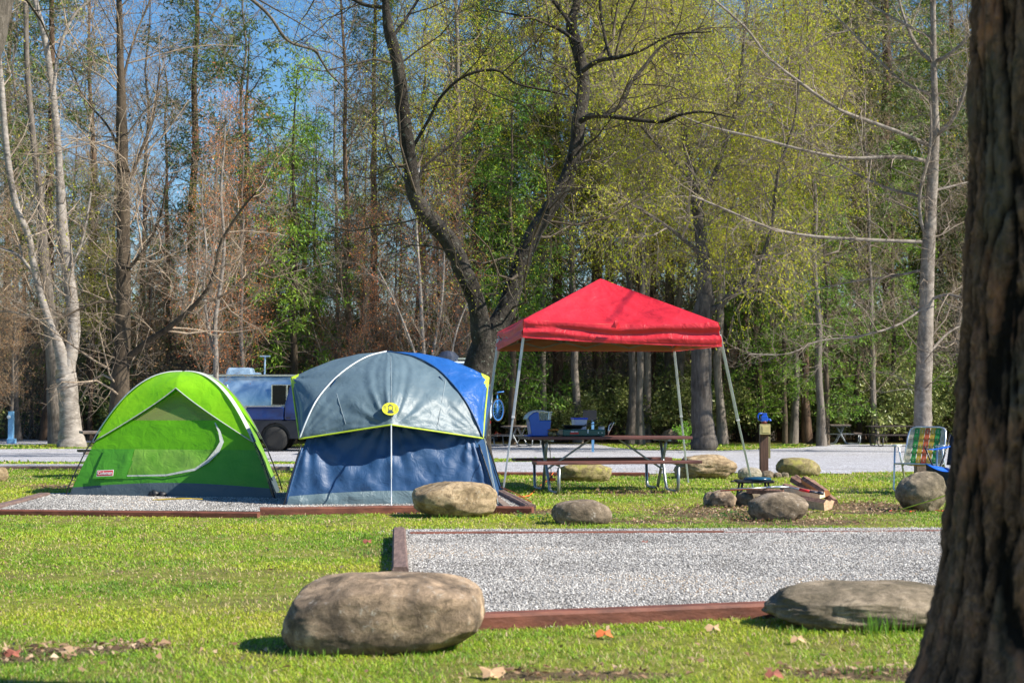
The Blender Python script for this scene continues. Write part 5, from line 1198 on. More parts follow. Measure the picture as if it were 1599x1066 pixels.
# food bundle
c = onT(864, -.12); mb = MB(); 
for i, (x, y, z, r) in enumerate([(-.04, 0, .04, .04), (.03, .02, .035, .035), (.0, -.05, .03, .03), (.05, -.04, .03, .028)]): mb.lathe(c + RM @ Vector((x, y, z)), [(0, -r), (r * .8, -r * .6), (r, 0), (r * .75, r * .6), (0, r * .9)], 9, m=i % 2)
mb.lathe(c + Vector((.0, 0, .08)), [(.0, 0), (.06, .002), (.07, .012), (.05, .022), (0, .024)], 12, m=2, sx=1.2)
tag(fin('food_bag', mb, [simple('yellow_brown_wrap', (.3, .22, .08), .4, sc_=60), simple('dark_wrap', (.08, .08, .06), .4, sc_=60), simple('orange_lid', (.55, .22, .03), .5)], smooth=True), 'small mixed yellow bundle with an orange lid between the jug and the stove', 'food bag')
# camp stove
c = onT(908, -.05); t = thing('camp_stove', c, 'dark green folding camp stove on the picnic table', 'stove')
mb = MB(); mb.box(c + Vector((0, 0, .05)), (.6, .3, .085), RM); fin('case', mb, [simple('dark_green_enamel', (.012, .09, .075), .35, c2=(.01, .075, .062))], t, bevel=.012)
mb = MB(); mb.box(c + RM @ Vector((.05, -.155, .07)), (.018, .012, .05), RM); mb.box(c + RM @ Vector((.25, -.155, .05)), (.014, .012, .014), RM); mb.box(c + RM @ Vector((.2, -.155, .05)), (.014, .012, .014), RM); fin('latch', mb, [steel], t, bevel=.002)
mb = MB(); mb.box(c + RM @ Vector((-.14, -.153, .045)), (.12, .004, .026), RM); mb.box(c + RM @ Vector((-.165, -.153, .067)), (.05, .004, .014), RM, 1); mb.box(c + RM @ Vector((-.11, -.153, .067)), (.04, .004, .012), RM, 1); fin('maker_badge', mb, [simple('red_badge', (.7, .02, .02), .4), simple('white_badge', (.8, .8, .8), .4)], t)
mb = MB(); [mb.box(c + Vector((x, 0, .0)), (.03, .26, .02), RM) for x in (-.24, .24)]; fin('foot', mb, [Bk], t)
c2 = c + RM @ Vector((-.12, 0, .1)); t = thing('frying_pan', c2, 'black frying pan with upturned handle resting on the green stove', 'pan')
blk = simple('black_iron', (.012, .012, .013), .4)
mb = MB(); mb.lathe(c2, [(0, 0), (.11, 0), (.15, .045), (.155, .055), (.148, .055), (.105, .008), (0, .008)], 28); fin('bowl', mb, [blk], t, smooth=True)
mb = MB(); mb.beam(c2 + RM @ Vector((.14, -.02, .04)), c2 + RM @ Vector((.36, -.04, .15)), .03, .014); fin('handle', mb, [blk], t, bevel=.004)
mb = MB(); mb.beam(c2 + RM @ Vector((.12, -.1, .035)), c2 + RM @ Vector((.38, -.08, .09)), .02, .01); tag(fin('spatula', mb, [blk], bevel=.002), 'thin black utensil lying over the frying pan', 'spatula')
c = onT(904.5, .25); t = thing('storage_tub', c, 'white square tub with a bright blue lid behind the stove', 'tub')
mb = MB(); V = [c + RM @ Vector((sx * k, sy * k, z)) for z, k in ((0, .075), (.235, .092)) for sx, sy in ((-1, -1), (1, -1), (1, 1), (-1, 1))]; mb.add(V, [(3, 2, 1, 0), (4, 5, 6, 7)] + [(i, (i + 1) % 4, 4 + (i + 1) % 4, 4 + i) for i in range(4)]); fin('body', mb, [simple('lilac_white_plastic', (.62, .62, .74), .4, c2=(.55, .55, .7))], t, bevel=.008)
mb = MB(); mb.box(c + Vector((0, 0, .24)), (.2, .2, .028), RM); fin('lid', mb, [simple('bright_blue_plastic', (.02, .09, .75), .35)], t, bevel=.006)
c = onT(939, -.1); t = thing('paper_cup', c, 'small white can at the right end of the green stove', 'can'); mb = MB(); mb.lathe(c, [(.036, 0), (.038, .01), (.042, .125)], 18); fin('body', mb, [simple('white_card', (.7, .7, .68), .6)], t, smooth=True); mb = MB(); mb.lathe(c + Vector((0, 0, .125)), [(.045, 0), (.045, .01), (.04, .014)], 18); fin('rim', mb, [galv], t)
c = onT(949, -.05); mb = MB()
for s_ in (-1, 1): mb.tube([c + RM @ Vector((.0 + s_ * .006, s_ * .03, .005)), c + RM @ Vector((.02 + s_ * .02, s_ * .03, .08)), c + RM @ Vector((.045 + s_ * .03, s_ * .02, .15)), c + RM @ Vector((.075 + s_ * .012, 0, .19))], .007, 6)
mb.box(c + RM @ Vector((.02, 0, .07)), (.012, .04, .1), Matrix.Rotation(.35, 3, 'Y'))
tag(fin('metal_tongs', mb, [simple('shiny_steel', (.6, .6, .6), .2, 1)], smooth=True), 'shiny looped metal tongs standing beside the white can', 'tongs')
# orange cord and dark strap by the table
mb = MB(); p0 = onT(858, -.36); mb.tube([p0 - Vector((0, 0, .02)), p0.lerp(G(861, 752), .5), P(861, 748, 21.05)], .006, 5); mb.lathe(P(861, 750, 21.05) , [(.03, 0), (.01, .07)], 8)
tag(fin('hanging_cable', mb, [Bk]), 'black cable hanging straight down from the picnic table front edge', 'cable')
org = simple('orange_cord', (.8, .17, .03), .6); mb = MB(); path = [(864, 747, .1), (856, 752, .03), (846, 758, .02), (838, 765, .02), (831, 772, .02), (826, 776, .02), (812, 778, .02), (800, 776, .02), (788, 773, .02), (782, 772, .03)]
mb.tube([G(x, y) + Vector((0, 0, z)) for x, y, z in path], .008, 6); mb.tube([G(x, y) + Vector((0, 0, .1)) for x, y in [(780, 771), (800, 780), (815, 788), (829, 797)]], .006, 5); mb.box(P(863, 748, 21), (.07, .05, .04))
tag(fin('extension_cord', mb, [org], smooth=True), 'orange extension cord trailing from the table across the grass to the tent pad', 'cord')
mb = MB(); mb.tube([G(x, y) + Vector((0, 0, .012)) for x, y in [(1388, 799), (1400, 798), (1420, 800), (1440, 797), (1470, 799), (1490, 797)]], .007, 5); tag(fin('red_strap', mb, [simple('red_webbing', (.6, .05, .02), .6)]), 'red strap lying in the grass below the angular boulder', 'strap')
mb = MB(); mb.tube([G(1395, 800) + Vector((0, 0, .01)), P(1460, 779, 16.5), P(1520, 757, 16.2)], .006, 5); tag(fin('tent_guy_line', mb, [simple('neon_line', (.5, .62, .05), .5)]), 'yellow green guy line slanting across the angular boulder', 'guy line')

# ------------------------------------------------------------------ chairs
def lawn_chair():
    g = P(1437, 772, 20.9); g.z = 0; t = thing('webbed_lawn_chair', g, 'aluminium folding lawn chair with green, yellow and orange webbing', 'chair', world=False); t.rotation_euler = (0, 0, R(-33))
    al = simple('bare_aluminium', (.68, .7, .72), .3, .8, c2=(.6, .62, .65)); t1 = .0125
    def part(nm, pts, r=t1, m=al): mb = MB(); mb.tube(pts, r, 9); return fin(nm, mb, [m], t, smooth=True)
    w_ = .27
    part('back_frame', [(-w_, .12, .36), (-w_ * .97, .3, .75), (-w_ * .93, .35, .83), (-w_ * .8, .368, .872), (-w_ * .6, .373, .885), (w_ * .6, .373, .885), (w_ * .8, .368, .872), (w_ * .93, .35, .83), (w_ * .97, .3, .75), (w_, .12, .36)])
    part('seat_frame', [(-w_, .16, .38), (-w_, -.22, .4), (-w_ * .9, -.26, .4), (w_ * .9, -.26, .4), (w_, -.22, .4), (w_, .16, .38)], .012)
    part('leg', [(-w_ - .02, -.16, .63), (-w_ - .02, -.2, .3), (-w_ - .02, -.24, .06), (-w_ + .02, -.25, .014), (w_ - .02, -.25, .014), (w_ + .02, -.24, .06), (w_ + .02, -.2, .3), (w_ + .02, -.16, .63)])
    part('leg', [(-w_ - .03, .02, .62), (-w_ - .02, .16, .3), (-w_ - .02, .26, .06), (-w_ + .02, .27, .014), (w_ - .02, .27, .014), (w_ + .02, .26, .06), (w_ + .02, .16, .3), (w_ + .03, .02, .62)])
    for s_ in (-1, 1): mb = MB(); mb.box((s_ * (w_ + .025), -.06, .64), (.045, .3, .022)); fin('armrest', mb, [simple('white_armrest', (.75, .77, .76), .45)], t, bevel=.006)
    cols = [simple('cream_web', (.55, .5, .36), .7), simple('green_web', (.04, .3, .06), .6), simple('yellow_web', (.6, .4, .04), .6), simple('orange_web', (.65, .13, .04), .6), simple('brown_web', (.3, .17, .08), .6)]
    def strip(mb, f, u0, u1, v0, v1, k, m_, off):
        n = k; V = []
        for i in range(n + 1):
            v = v0 + (v1 - v0) * i / n; o = off * (1 if i % 2 else -1)
            V += [f(u0, v, o), f(u1, v, o)]
        mb.add(V, [(2 * i, 2 * i + 1, 2 * i + 3, 2 * i + 2) for i in range(n)], m_)
    fb = lambda u, v, o: Vector(((u - .5) * 2 * w_ * .95, .13 + .235 * v, .40 + .475 * v)) + Vector((0, -.9, .4)) * (o - .004)
    fs = lambda u, v, o: Vector(((u - .5) * 2 * w_, .12 - .37 * v, .385 + .015 * v - .03 * sin(pi * v) * sin(pi * u))) + Vector((0, 0, o + .004))
    for nm, f, nr in (('backrest', fb, 5), ('seat', fs, 5)):
        mb = MB(); seq = [0, 1, 2, 3, 2, 1, 0]; n = len(seq)
        for i, m_ in enumerate(seq): strip(mb, f, (i + .06) / n, (i + .94) / n, 0, 1, 2 * nr, m_, .003)
        for j in range(nr): V = []; strip(mb, (lambda u, v, o, f=f: f(v, u, o)), (j + .3) / nr, (j + .68) / nr, 0, 1, 2 * n, 0 if j % 2 == 0 else 4, .0025)
        fin(nm, mb, cols, t)
lawn_chair()
def camp_chair():
    g = P(1497, 775, 20.0); g.z = 0; t = thing('folding_camp_chair', g, 'blue and black folding camp chair half hidden behind the big tree trunk', 'chair', world=False); t.rotation_euler = (0, 0, R(-48))
    bl = cloth('blue_sling', (.01, .13, .65), .5, .1, .2); nv = cloth('black_sling', (.01, .014, .03), .6, 0, .3); w_ = .3
    mb = MB()
    g_ = [[Vector(((u - .5) * 2 * w_, -.28 + .5 * v, .42 - .09 * sin(pi * u) - .06 * v)) for u in np.linspace(0, 1, 11)] for v in np.linspace(0, 1, 9)]; mb.grid(g_); fin('seat', mb, [bl], t, smooth=True, thick=.01)
    mb = MB(); g_ = [[Vector(((u - .5) * 2 * w_, -.285 + .01 * v, .42 - .09 * sin(pi * u) - .2 * v * (1 - .4 * abs(2 * u - 1)))) for u in np.linspace(0, 1, 11)] for v in (0, .5, 1)]; mb.grid(g_); fin('seat_skirt', mb, [nv], t, smooth=True)
    mb = MB(); g_ = [[Vector(((u - .5) * 2 * w_, .2 + .1 * v + .04 * sin(pi * u), .4 + .38 * v)) for u in np.linspace(0, 1, 9)] for v in np.linspace(0, 1, 7)]; mb.grid(g_); fin('backrest', mb, [nv], t, smooth=True, thick=.01)
    for s_ in (-1, 1):
        mb = MB(); V = [[Vector((s_ * w_ + e, -.26 + .5 * v, .615 + .03 * v - .015 * sin(pi * v))) for e in (-.035, .035)] for v in np.linspace(0, 1, 6)]; mb.grid(V); fin('armrest', mb, [bl], t, thick=.012)
        mb = MB(); mb.tube([(s_ * w_, -.3, .64), (s_ * w_ * .9, .1, .02)], .011, 8); fin('leg', mb, [Bk], t, smooth=True)
        mb = MB(); mb.tube([(s_ * w_, -.25, .01), (s_ * w_ * .97, .12, .5), (s_ * w_, .3, .8)], .011, 8); fin('leg', mb, [Bk], t, smooth=True)
        mb = MB(); mb.tube([(s_ * w_, -.27, .03), (-s_ * w_, -.29, .42)], .009, 6); fin('brace', mb, [Bk], t, smooth=True)
camp_chair()
mb = MB(); c = P(1438, 765, 21.6); mb.box((c.x, 21.6, .2), (.16, .14, .4)); mb.box((c.x, 21.6, .41), (.19, .17, .03))
tag(fin('wooden_stump_post', mb, M_timg, bevel=.012), 'squat tan post just behind the webbed lawn chair seat', 'post')

# ------------------------------------------------------------------ fire pit
c = G(1172, 775); gp = Vector((P(1177, 760, 18.5).x, 18.5, 0)); t = thing('charcoal_grill', gp, 'low black grill with a blue lidded pan on top, in the fire ring', 'grill')
mb = MB(); mb.lathe(gp + Vector((0, 0, .03)), [(0, 0), (.12, .0), (.18, .07), (.2, .12), (.19, .12), (.1, .02), (0, .02)], 24); fin('bowl', mb, [blk], t, smooth=True)
mb = MB(); z0 = P(1177, 751, 18.5).z; mb.box(gp + Vector((0, 0, z0)), (.44, .34, .035)); mb.beam(gp + Vector((-.18, 0, z0)), gp + Vector((-.28, -.02, z0 + .0)), .05, .02); fin('griddle', mb, [blk], t, bevel=.01)
mb = MB(); mb.lathe(gp + Vector((.04, -.02, z0 + .018)), [(0, .0), (.165, 0), (.17, .012), (.15, .03), (0, .04)], 26); fin('lid', mb, [simple('blue_black_enamel', (.015, .07, .13), .18)], t, smooth=True)
for sx in (-1, 1):
    for sy in (-1, 1): mb = MB(); mb.beam(gp + Vector((sx * .2, sy * .15, 0)), gp + Vector((sx * .15, sy * .12, z0)), .02, .02); fin('leg', mb, [blk], t)
def rod(a, b, r, mats, label, red=0):
    mb = MB(); a, b = Vector(a), Vector(b); mb.tube([a, a.lerp(b, .62)], r, 7); mb.tube([a.lerp(b, .62), b], r * 1.5, 7, m=1); tag(fin('roasting_stick', mb, mats, smooth=True), label, 'stick', 'roasting sticks across the fire ring')
rodm = [simple('steel_rod', (.55, .57, .6), .35, .8), simple('red_grip', (.7, .02, .03), .4), simple('navy_grip', (.02, .03, .06), .4), simple('rusty_rod', (.3, .05, .03), .6)]
rod(P(1125, 766, 17.70), P(1222, 759, 18.00), .008, [rodm[3], rodm[0]], 'red and silver stick lying across the fire ring')
rod(P(1140, 763, 17.60), P(1232, 760, 17.60), .007, [rodm[0], rodm[0]], 'plain silver stick behind the red one on the fire ring')
rod(P(1225, 759, 17.80), P(1264, 767, 17.50), .011, [rodm[0], rodm[1]], 'stick with a bright red grip on the firewood')
rod(P(1264, 767, 17.50), P(1286, 770, 17.50), .013, [rodm[2], rodm[2]], 'dark navy handle at the end of the red grip')
M_wo = simple('split_wood_face', (.62, .43, .28), .8, c2=(.48, .3, .18), sc_=10, bump=.4, bs=20, stretch=(1, 5, 5)); M_wb = simple('split_wood_bark', (.3, .17, .12), .95, c2=(.14, .07, .05), sc_=18, bump=.8, bs=40); M_wp = simple('pale_wood', (.75, .65, .5), .8, c2=(.6, .46, .32), sc_=12); M_wr = simple('orange_wood', (.5, .22, .09), .8, c2=(.36, .14, .06), sc_=12)
def log(a, b, w_, h, mat, label, roll=0):
    a, b = Vector(a), Vector(b); tt = (b - a).normalized(); x = tt.cross(Vector((0, 0, 1))).normalized(); z = x.cross(tt); q = Matrix.Rotation(roll, 3, tt); x, z = q @ x, q @ z
    mb = MB(); V = []; sh = [(-.5, -.5), (.5, -.42), (.42, .3), (0, .5), (-.45, .2)]
    for k in range(5):
        p = a.lerp(b, k / 4)
        for i, (u, v) in enumerate(sh): V.append(p + x * (u * w_ * (1 + .1 * mnoise.noise(p * 9))) + z * (v * h * (1 + .1 * mnoise.noise(p * 11))))
    mb.add(V, [(k * 5 + i, k * 5 + (i + 1) % 5, (k + 1) * 5 + (i + 1) % 5, (k + 1) * 5 + i) for k in range(4) for i in (0, 1, 4)]); 
    mb.add(V, [(k * 5 + i, k * 5 + (i + 1) % 5, (k + 1) * 5 + (i + 1) % 5, (k + 1) * 5 + i) for k in range(4) for i in (2, 3)], 1); mb.add(V, [(4, 3, 2, 1, 0), (20, 21, 22, 23, 24)])
    tag(fin('firewood_log', mb, [mat, M_wb]), label, 'firewood', 'split firewood beside the fire ring')
log(P(1226, 776, 17.70), P(1292, 788, 17.15), .12, .12, M_wo, 'largest split log with a squared pale brown end, lowest in the pile', .3)
log(P(1228, 762, 18.00), P(1284, 772, 17.60), .1, .08, M_wp, 'pale split log lying on the largest one', .2)
log(P(1224, 758, 18.20), P(1262, 768, 17.90), .07, .06, M_wp, 'short cream coloured split stick at the left of the pile', .9)
log(P(1256, 748, 18.30), P(1290, 770, 17.80), .1, .09, M_wr, 'orange brown split log leaning up at the top of the pile', .5)
log(P(1238, 747, 18.50), P(1280, 771, 18.10), .09, .08, M_wb, 'bark covered log leaning at the back left of the pile', .1)
log(P(1268, 752, 18.40), P(1303, 783, 17.70), .08, .07, M_wb, 'rough reddish log at the right edge of the pile', .4)
log(P(1243, 744, 18.60), P(1264, 760, 18.30), .06, .06, M_wo, 'short brown log end sticking up at the back of the pile', .2)
log(P(1168, 765, 18.10), P(1222, 768, 17.80), .08, .07, M_wb, 'charred dark log lying inside the fire ring', .2)
log(P(1248, 779, 18.00), P(1298, 786, 17.60), .09, .08, M_wo, 'brown split log under the back of the pile', 1.2)

# ------------------------------------------------------------------ hookup post and other far furniture
g = G(1193, 742); g = Vector((g.x, g.y, 0)); s = F / g.y; t = thing('utility_post', g, 'brown wooden utility post with a cream outlet box on the lawn edge', 'post'); zt = P(0, 672, g.y).z
M_post = simple('brown_post_wood', (.13, .065, .045), .75, c2=(.07, .035, .025), sc_=10, bump=.5, bs=30, stretch=(4, 4, .4))
mb = MB(); mb.box(g + Vector((0, 0, zt / 2)), (.14, .1, zt)); fin('post', mb, [M_post], t, bevel=.006)
mb = MB(); mb.box(g + Vector((.085, .02, .47)), (.045, .1, .36)); fin('side_board', mb, [simple('olive_board', (.24, .22, .1), .8)], t, bevel=.004)
mb = MB(); z1 = P(0, 678, g.y).z; z2 = P(0, 662, g.y).z; mb.box(g + Vector((.01, -.06, (z1 + z2) / 2)), (.175, .09, z2 - z1)); mb.box(g + Vector((.018, -.107, (z1 + z2) / 2)), (.12, .006, (z2 - z1) * .7), None, 1); bx = fin('outlet_box', mb, [simple('cream_box', (.5, .42, .2), .6), simple('yellow_cover', (.62, .52, .24), .5)], t, bevel=.006)
zb_ = P(0, 660, g.y).z; t2 = thing('blue_tap', g + Vector((0, 0, zb_)), 'blue plastic jug shaped lantern standing on top of the utility post', 'lantern'); Bq = simple('cobalt_plastic', (.01, .1, .62), .35)
mb = MB(); mb.lathe(g + Vector((.01, 0, zb_ - .01)), [(.05, 0), (.05, .04), (.03, .05)], 14); fin('base', mb, [simple('maroon_base', (.15, .03, .03), .5)], t2, smooth=True)
mb = MB(); c = g + Vector((0, 0, zb_)); mb.box(c + Vector((.01, 0, .07)), (.11, .09, .09)); mb.box(c + Vector((.015, 0, .135)), (.075, .06, .06)); mb.tube([c + Vector((.06, 0, .06)), c + Vector((.1, -.02, .055)), c + Vector((.115, -.02, .03))], .02, 8); fin('body', mb, [Bq], t2, bevel=.01)
mb = MB(); mb.tube([c + Vector((-.02, 0, .16)), c + Vector((-.08, 0, .155)), c + Vector((-.1, 0, .11)), c + Vector((-.085, 0, .05)), c + Vector((-.03, 0, .045))], .014, 8); fin('handle', mb, [Bq], t2, smooth=True)
g = G(17, 692); t = thing('utility_pedestal', g, 'pale blue utility pedestal at the far left beside the road', 'pedestal'); s = F / g.y; hh = 50 / s
Bp = simple('pale_blue_paint', (.16, .36, .6), .5, c2=(.12, .3, .52)); mb = MB(); mb.box(g + Vector((0, 0, hh / 2)), (.2, .18, hh)); fin('post', mb, [Bp], t, bevel=.01)
mb = MB(); mb.box(g + Vector((.06, -.1, .1)), (.34, .2, .2)); fin('base', mb, [Bp], t, bevel=.02); mb = MB(); mb.lathe(g + Vector((-.06, -.09, hh * .82)), [(.07, 0), (.07, .05), (0, .06)], 14, axis=Vector((0, -1, 0))); fin('dial', mb, [simple('pale_dial', (.55, .65, .72), .4)], t)
# far black sign on a post
g = Vector((P(921, 690, 50).x, 50, gz(50))); t = thing('sign_board', g, 'plain black board on a thin blue grey post behind the stove', 'sign'); mb = MB(); za, zb2 = P(0, 656, 50).z, P(0, 640, 50).z
mb.box((g.x, 50, (za + zb2) / 2), (.45, .03, zb2 - za)); fin('board', mb, [Bk], t, bevel=.005); mb = MB(); mb.box((g.x + .1, 50.03, (gz(50) + za) / 2), (.08, .05, za - gz(50) + .1)); fin('post', mb, [Bp], t)

# small green bush by the pale stone
g = G(1072, 697); T = Tree(301); q = dict(maxd=2, n=[9, 9], len=[.3, .14], trop=[0, .1, .1], ang=.8, rmin=.003)
for i in range(14): a = i * .9; T.branch(np.array([0., 0, 0]), unit(np.array([cos(a) * .6, sin(a) * .6, 1.])), .75 + .25 * ((i * 7) % 5) / 5, .008, 0, q)
tr, cr = tree_meshes('bush', T, B_grey, TW, leafmat('fresh_green_leaves', [(.09, .25, .02), (.16, .4, .03), (.26, .5, .05)], .4), T.leaves(5, .075, 'leaf', .03, 0, .5))
put_tree('green_bush', tr, cr, g, 0, 1.0, 'small bright green leafy bush beside the pale stone under the canopy edge', 'bush')
# weeds at the boulders
Lw = leafmat('weed_leaves', [(.03, .12, .02), (.06, .2, .03), (.1, .28, .04)], .3)
for px, py, n, lab in ((846, 816, 70, 'dark green leafy weeds at the left of the egg shaped boulder'), (1150, 811, 80, 'dark green leafy weeds at the left of the largest fire ring stone'), (822, 812, 30, 'low clover patch beside the end of the short timber')):
    rg = np.random.default_rng(px); c = G(px, py); mb = MB()
    for i in range(n):
        x, y = rg.normal(0, .12), rg.normal(0, .07); h = rg.uniform(.03, .09); a = rg.uniform(0, 6.28); s_ = rg.uniform(.015, .032); p = c + Vector((x, y, h)); e1 = Vector((cos(a), sin(a), .4)) * s_; e2 = Vector((-sin(a), cos(a), .1)) * s_ * .6
        mb.add([p, p + e1 * .5 + e2, p + e1, p + e1 * .5 - e2], [(0, 1, 2, 3)]); mb.add([p + Vector((.0015, 0, 0)), p - Vector((.0015, 0, 0)), Vector((c.x + x * .8, c.y + y * .8, 0))], [(0, 1, 2)])
    tag(fin('weed_clump', mb, [Lw]), lab, 'weeds', kind='stuff')
# tall grass tufts round the flat boulder and on the lawn
Lt = leafmat('tuft_blades', [(.12, .3, .03), (.25, .42, .04), (.4, .5, .07)], .35)
for px, py, h, n, lab in ((1375, 992, .13, 60, 'tall grass tuft growing against the flat topped boulder'), (1418, 985, .12, 40, 'grass tuft between the flat topped boulder and the trunk'), (500, 1026, .05, 40, 'short grass tuft at the left foot of the largest boulder'), (620, 1024, .045, 40, 'short grass tuft at the middle foot of the largest boulder'), (1345, 1052, .06, 60, 'grass tuft in the bottom right lawn'), (690, 1016, .04, 40, 'short grass tuft under the right end of the largest boulder'), (1240, 990, .05, 40, 'grass tuft below the left part of the flat topped boulder'), (700, 811, .07, 40, 'grass tuft at the foot of the flat topped tan boulder'), (905, 822, .06, 40, 'grass tuft at the front foot of the egg shaped boulder'), (1215, 817, .06, 40, 'grass tuft at the front foot of the largest fire ring stone'), (1425, 803, .07, 40, 'grass tuft at the foot of the angular boulder')):
    rg = np.random.default_rng(px); c = G(px, py); mb = MB()
    for i in range(n):
        x, y = rg.normal(0, .07 if h > .1 else .1), rg.normal(0, .025); a = rg.uniform(0, 6.28); l = h * rg.uniform(.4, 1.1); d = Vector((cos(a), sin(a), 0)) * l * rg.uniform(.15, .6); b0 = c + Vector((x, y, 0)); w2 = Vector((-sin(a), cos(a), 0)) * .0022
        mb.add([b0 - w2, b0 + w2, b0 + d * .4 + Vector((0, 0, l * .65)) + w2 * .8, b0 + d * .4 + Vector((0, 0, l * .65)) - w2 * .8, b0 + d + Vector((0, 0, l))], [(0, 1, 2, 3), (3, 2, 4)])
    tag(fin('grass_tuft', mb, [Lt]), lab, 'grass tuft', kind='stuff')
# fallen leaves one can point to
lo_ = simple('orange_dead_leaf', (.65, .17, .04), .6, c2=(.45, .11, .03), sc_=30); lt_ = simple('tan_dead_leaf', (.55, .36, .2), .7, c2=(.4, .25, .14), sc_=30); ld_ = simple('rusty_dead_leaf', (.32, .1, .06), .7, c2=(.2, .06, .04), sc_=30)
for px, py, s_, mt, lab in ((945, 997, .055, lo_, 'bright orange fallen leaf in the grass below the pad timber'), (1246, 1006, .045, lt_, 'pale orange fallen leaf in the grass below the flat topped boulder'), (766, 1060, .07, lt_, 'long orange brown leaf at the bottom edge of the lawn'), (1208, 1062, .05, ld_, 'dark rusty leaf at the bottom edge of the lawn'), (575, 850, .05, ld_, 'rusty leaf left of the weathered timber'), (22, 1029, .05, ld_, 'upright rusty leaf on the bare earth at the left'), (1008, 852, .04, ld_, 'small red leaf on the gravel pad'), (1115, 988, .05, lt_, 'curled cream leaf left of the flat topped boulder')):
    c = G(px, py) + Vector((0, 0, .03)); mb = MB(); k = 12; V = [c + Vector((0, 0, .006))]
    for i in range(k):
        a = 2 * pi * i / k; r = s_ * (.72 + .28 * cos(3 * a + px)); V.append(c + Vector((r * cos(a), r * sin(a) * .8, .012 * sin(3 * a) + s_ * .28 * sin(a))))
    mb.add(V, [(0, 1 + i, 1 + (i + 1) % k) for i in range(k)]); tag(fin('fallen_leaf', mb, [mt]), lab, 'leaf')

# ------------------------------------------------------------------ vehicles
glass = simple('dark_window_glass', (.006, .007, .009), .2, c2=(.004, .005, .006), spec=.3); rub = simple('black_tyre', (.018, .018, .018), .8); chrome = simple('polished_metal', (.75, .76, .78), .18, 1)
def wheel(c, r, w_, parent, rimm):
    mb = MB(); mb.lathe(c - Vector((0, w_ / 2, 0)), [(r * .6, 0), (r * .92, 0), (r, w_ * .18), (r, w_ * .82), (r * .92, w_), (r * .6, w_)], 28, axis=Vector((0, 1, 0))); wh_ = fin('wheel', mb, [rub], parent, smooth=True)
    mb = MB(); mb.lathe(c - Vector((0, w_ * .46, 0)), [(0, .0), (r * .2, -.01), (r * .3, .03), (r * .55, .02), (r * .62, .0), (r * .62, w_ * .9), (0, w_ * .9)], 20, axis=Vector((0, 1, 0))); fin('rim', mb, [rimm], wh_, smooth=True)
def trailer():
    Y = 53.5; g = Vector((P(470, 700, Y).x, Y, gz(Y))); t = thing('travel_trailer', g, 'polished silver travel trailer behind the two tents', 'trailer')
    x0, x1 = P(296, 600, Y).x, P(700, 600, Y).x; H = P(0, 586, Y).z - g.z; mb = MB(); n = 60; G_ = []
    m, tt, b, o_ = nodes('blue_silver_skin'); b.inputs['Base Color'].default_value = (.4, .56, .72, 1); b.inputs['Metallic'].default_value = .75; b.inputs['Roughness'].default_value = .33
    nz = noise_(tt, coord(tt), 1.6, 5, .6, .6); tt.links.new(ramp(tt, nz, [(.35, (.16, .34, .56)), (.7, (.55, .76, .92))]), b.inputs['Base Color']); bump_(tt, b, nz, .2, .05)
    for i in range(n + 1):
        u = i / n; x = x0 + (x1 - x0) * u; e = min(u, 1 - u) / .14; k = (1 - (1 - min(e, 1)) ** 2.6) ** (1 / 2.2); row = []
        for j in range(25):
            a = 2 * pi * j / 24; ca, sa = cos(a), sin(a); ex = 2 / 3.2; yy = abs(ca) ** ex * (1 if ca > 0 else -1) * 1.2 * k; zz = .55 + (H - .55) / 2 + abs(sa) ** ex * (1 if sa > 0 else -1) * (H - .55) / 2 * (.25 + .75 * k)
            row.append(Vector((x, Y + 1.2 + yy, g.z + zz)))
        G_.append(row)
    mb.grid(G_); fin('body', mb, [m], t, smooth=True)
    yf = Y - .012
    def pan(nm, px0, px1, py0, py1, mat, d=.03, par=None, bev=.02, y=yf):
        a, b = P(px0, py0, y), P(px1, py1, y); mb = MB(); mb.box(((a.x + b.x) / 2, y, (a.z + b.z) / 2), (abs(b.x - a.x), d, abs(a.z - b.z))); return fin(nm, mb, [mat], par or t, bevel=bev)
    for a in ((425, 447, 601, 632), (449, 476, 601, 632), (340, 354, 601, 618), (520, 560, 600, 632), (600, 640, 600, 632)):
        w1 = pan('window', a[0] - 1.2, a[1] + 1.2, a[2] - 1.2, a[3] + 1.2, chrome, .04); pan('pane', a[0], a[1], a[2], a[3], glass, .05, w1)
    pan('trim', 330, 680, 634, 637, chrome, .05, bev=.004)
    pan('roof_rail', 318, 690, 584.5, 587.5, chrome, .1, bev=.01, y=Y + .6)
    wt = simple('pale_blue_roof_plastic', (.4, .55, .7), .4)
    mb = MB(); c = P(377, 586, Y + 1.2); zt = P(0, 574, Y + 1.2).z
    V = [c + Vector((x, y, z)) for z, k in ((-.1, 1), (zt - c.z, .78)) for x, y in ((-.55 * k, -.4 * k), (.5 * k, -.4 * k), (.5 * k, .4 * k), (-.55 * k, .4 * k))]; mb.add(V, [(3, 2, 1, 0), (4, 5, 6, 7)] + [(i, (i + 1) % 4, 4 + (i + 1) % 4, 4 + i) for i in range(4)]); fin('air_conditioner', mb, [wt], t, bevel=.06)
    mb = MB(); c = P(398, 585, Y + 1.2); mb.box(c, (.4, .5, .14)); fin('roof_vent', mb, [wt], t, bevel=.03)
    mb = MB(); a, b = P(413, 586, Y + 1), P(414, 556, Y + 1); mb.tube([a - Vector((0, 0, .1)), b], .03, 8); mb.box(b, (.36, .1, .045)); fin('antenna', mb, [wt], t)
    for px in (520, 545): wheel(Vector((P(px, 690, Y).x, Y + .2, g.z + .36)), .36, .22, t, chrome)
    mb = MB(); mb.box(((x0 + x1) / 2, Y + 1.2, g.z + .5), ((x1 - x0) * .8, 2.0, .22)); fin('chassis', mb, [Bk], t)
trailer()
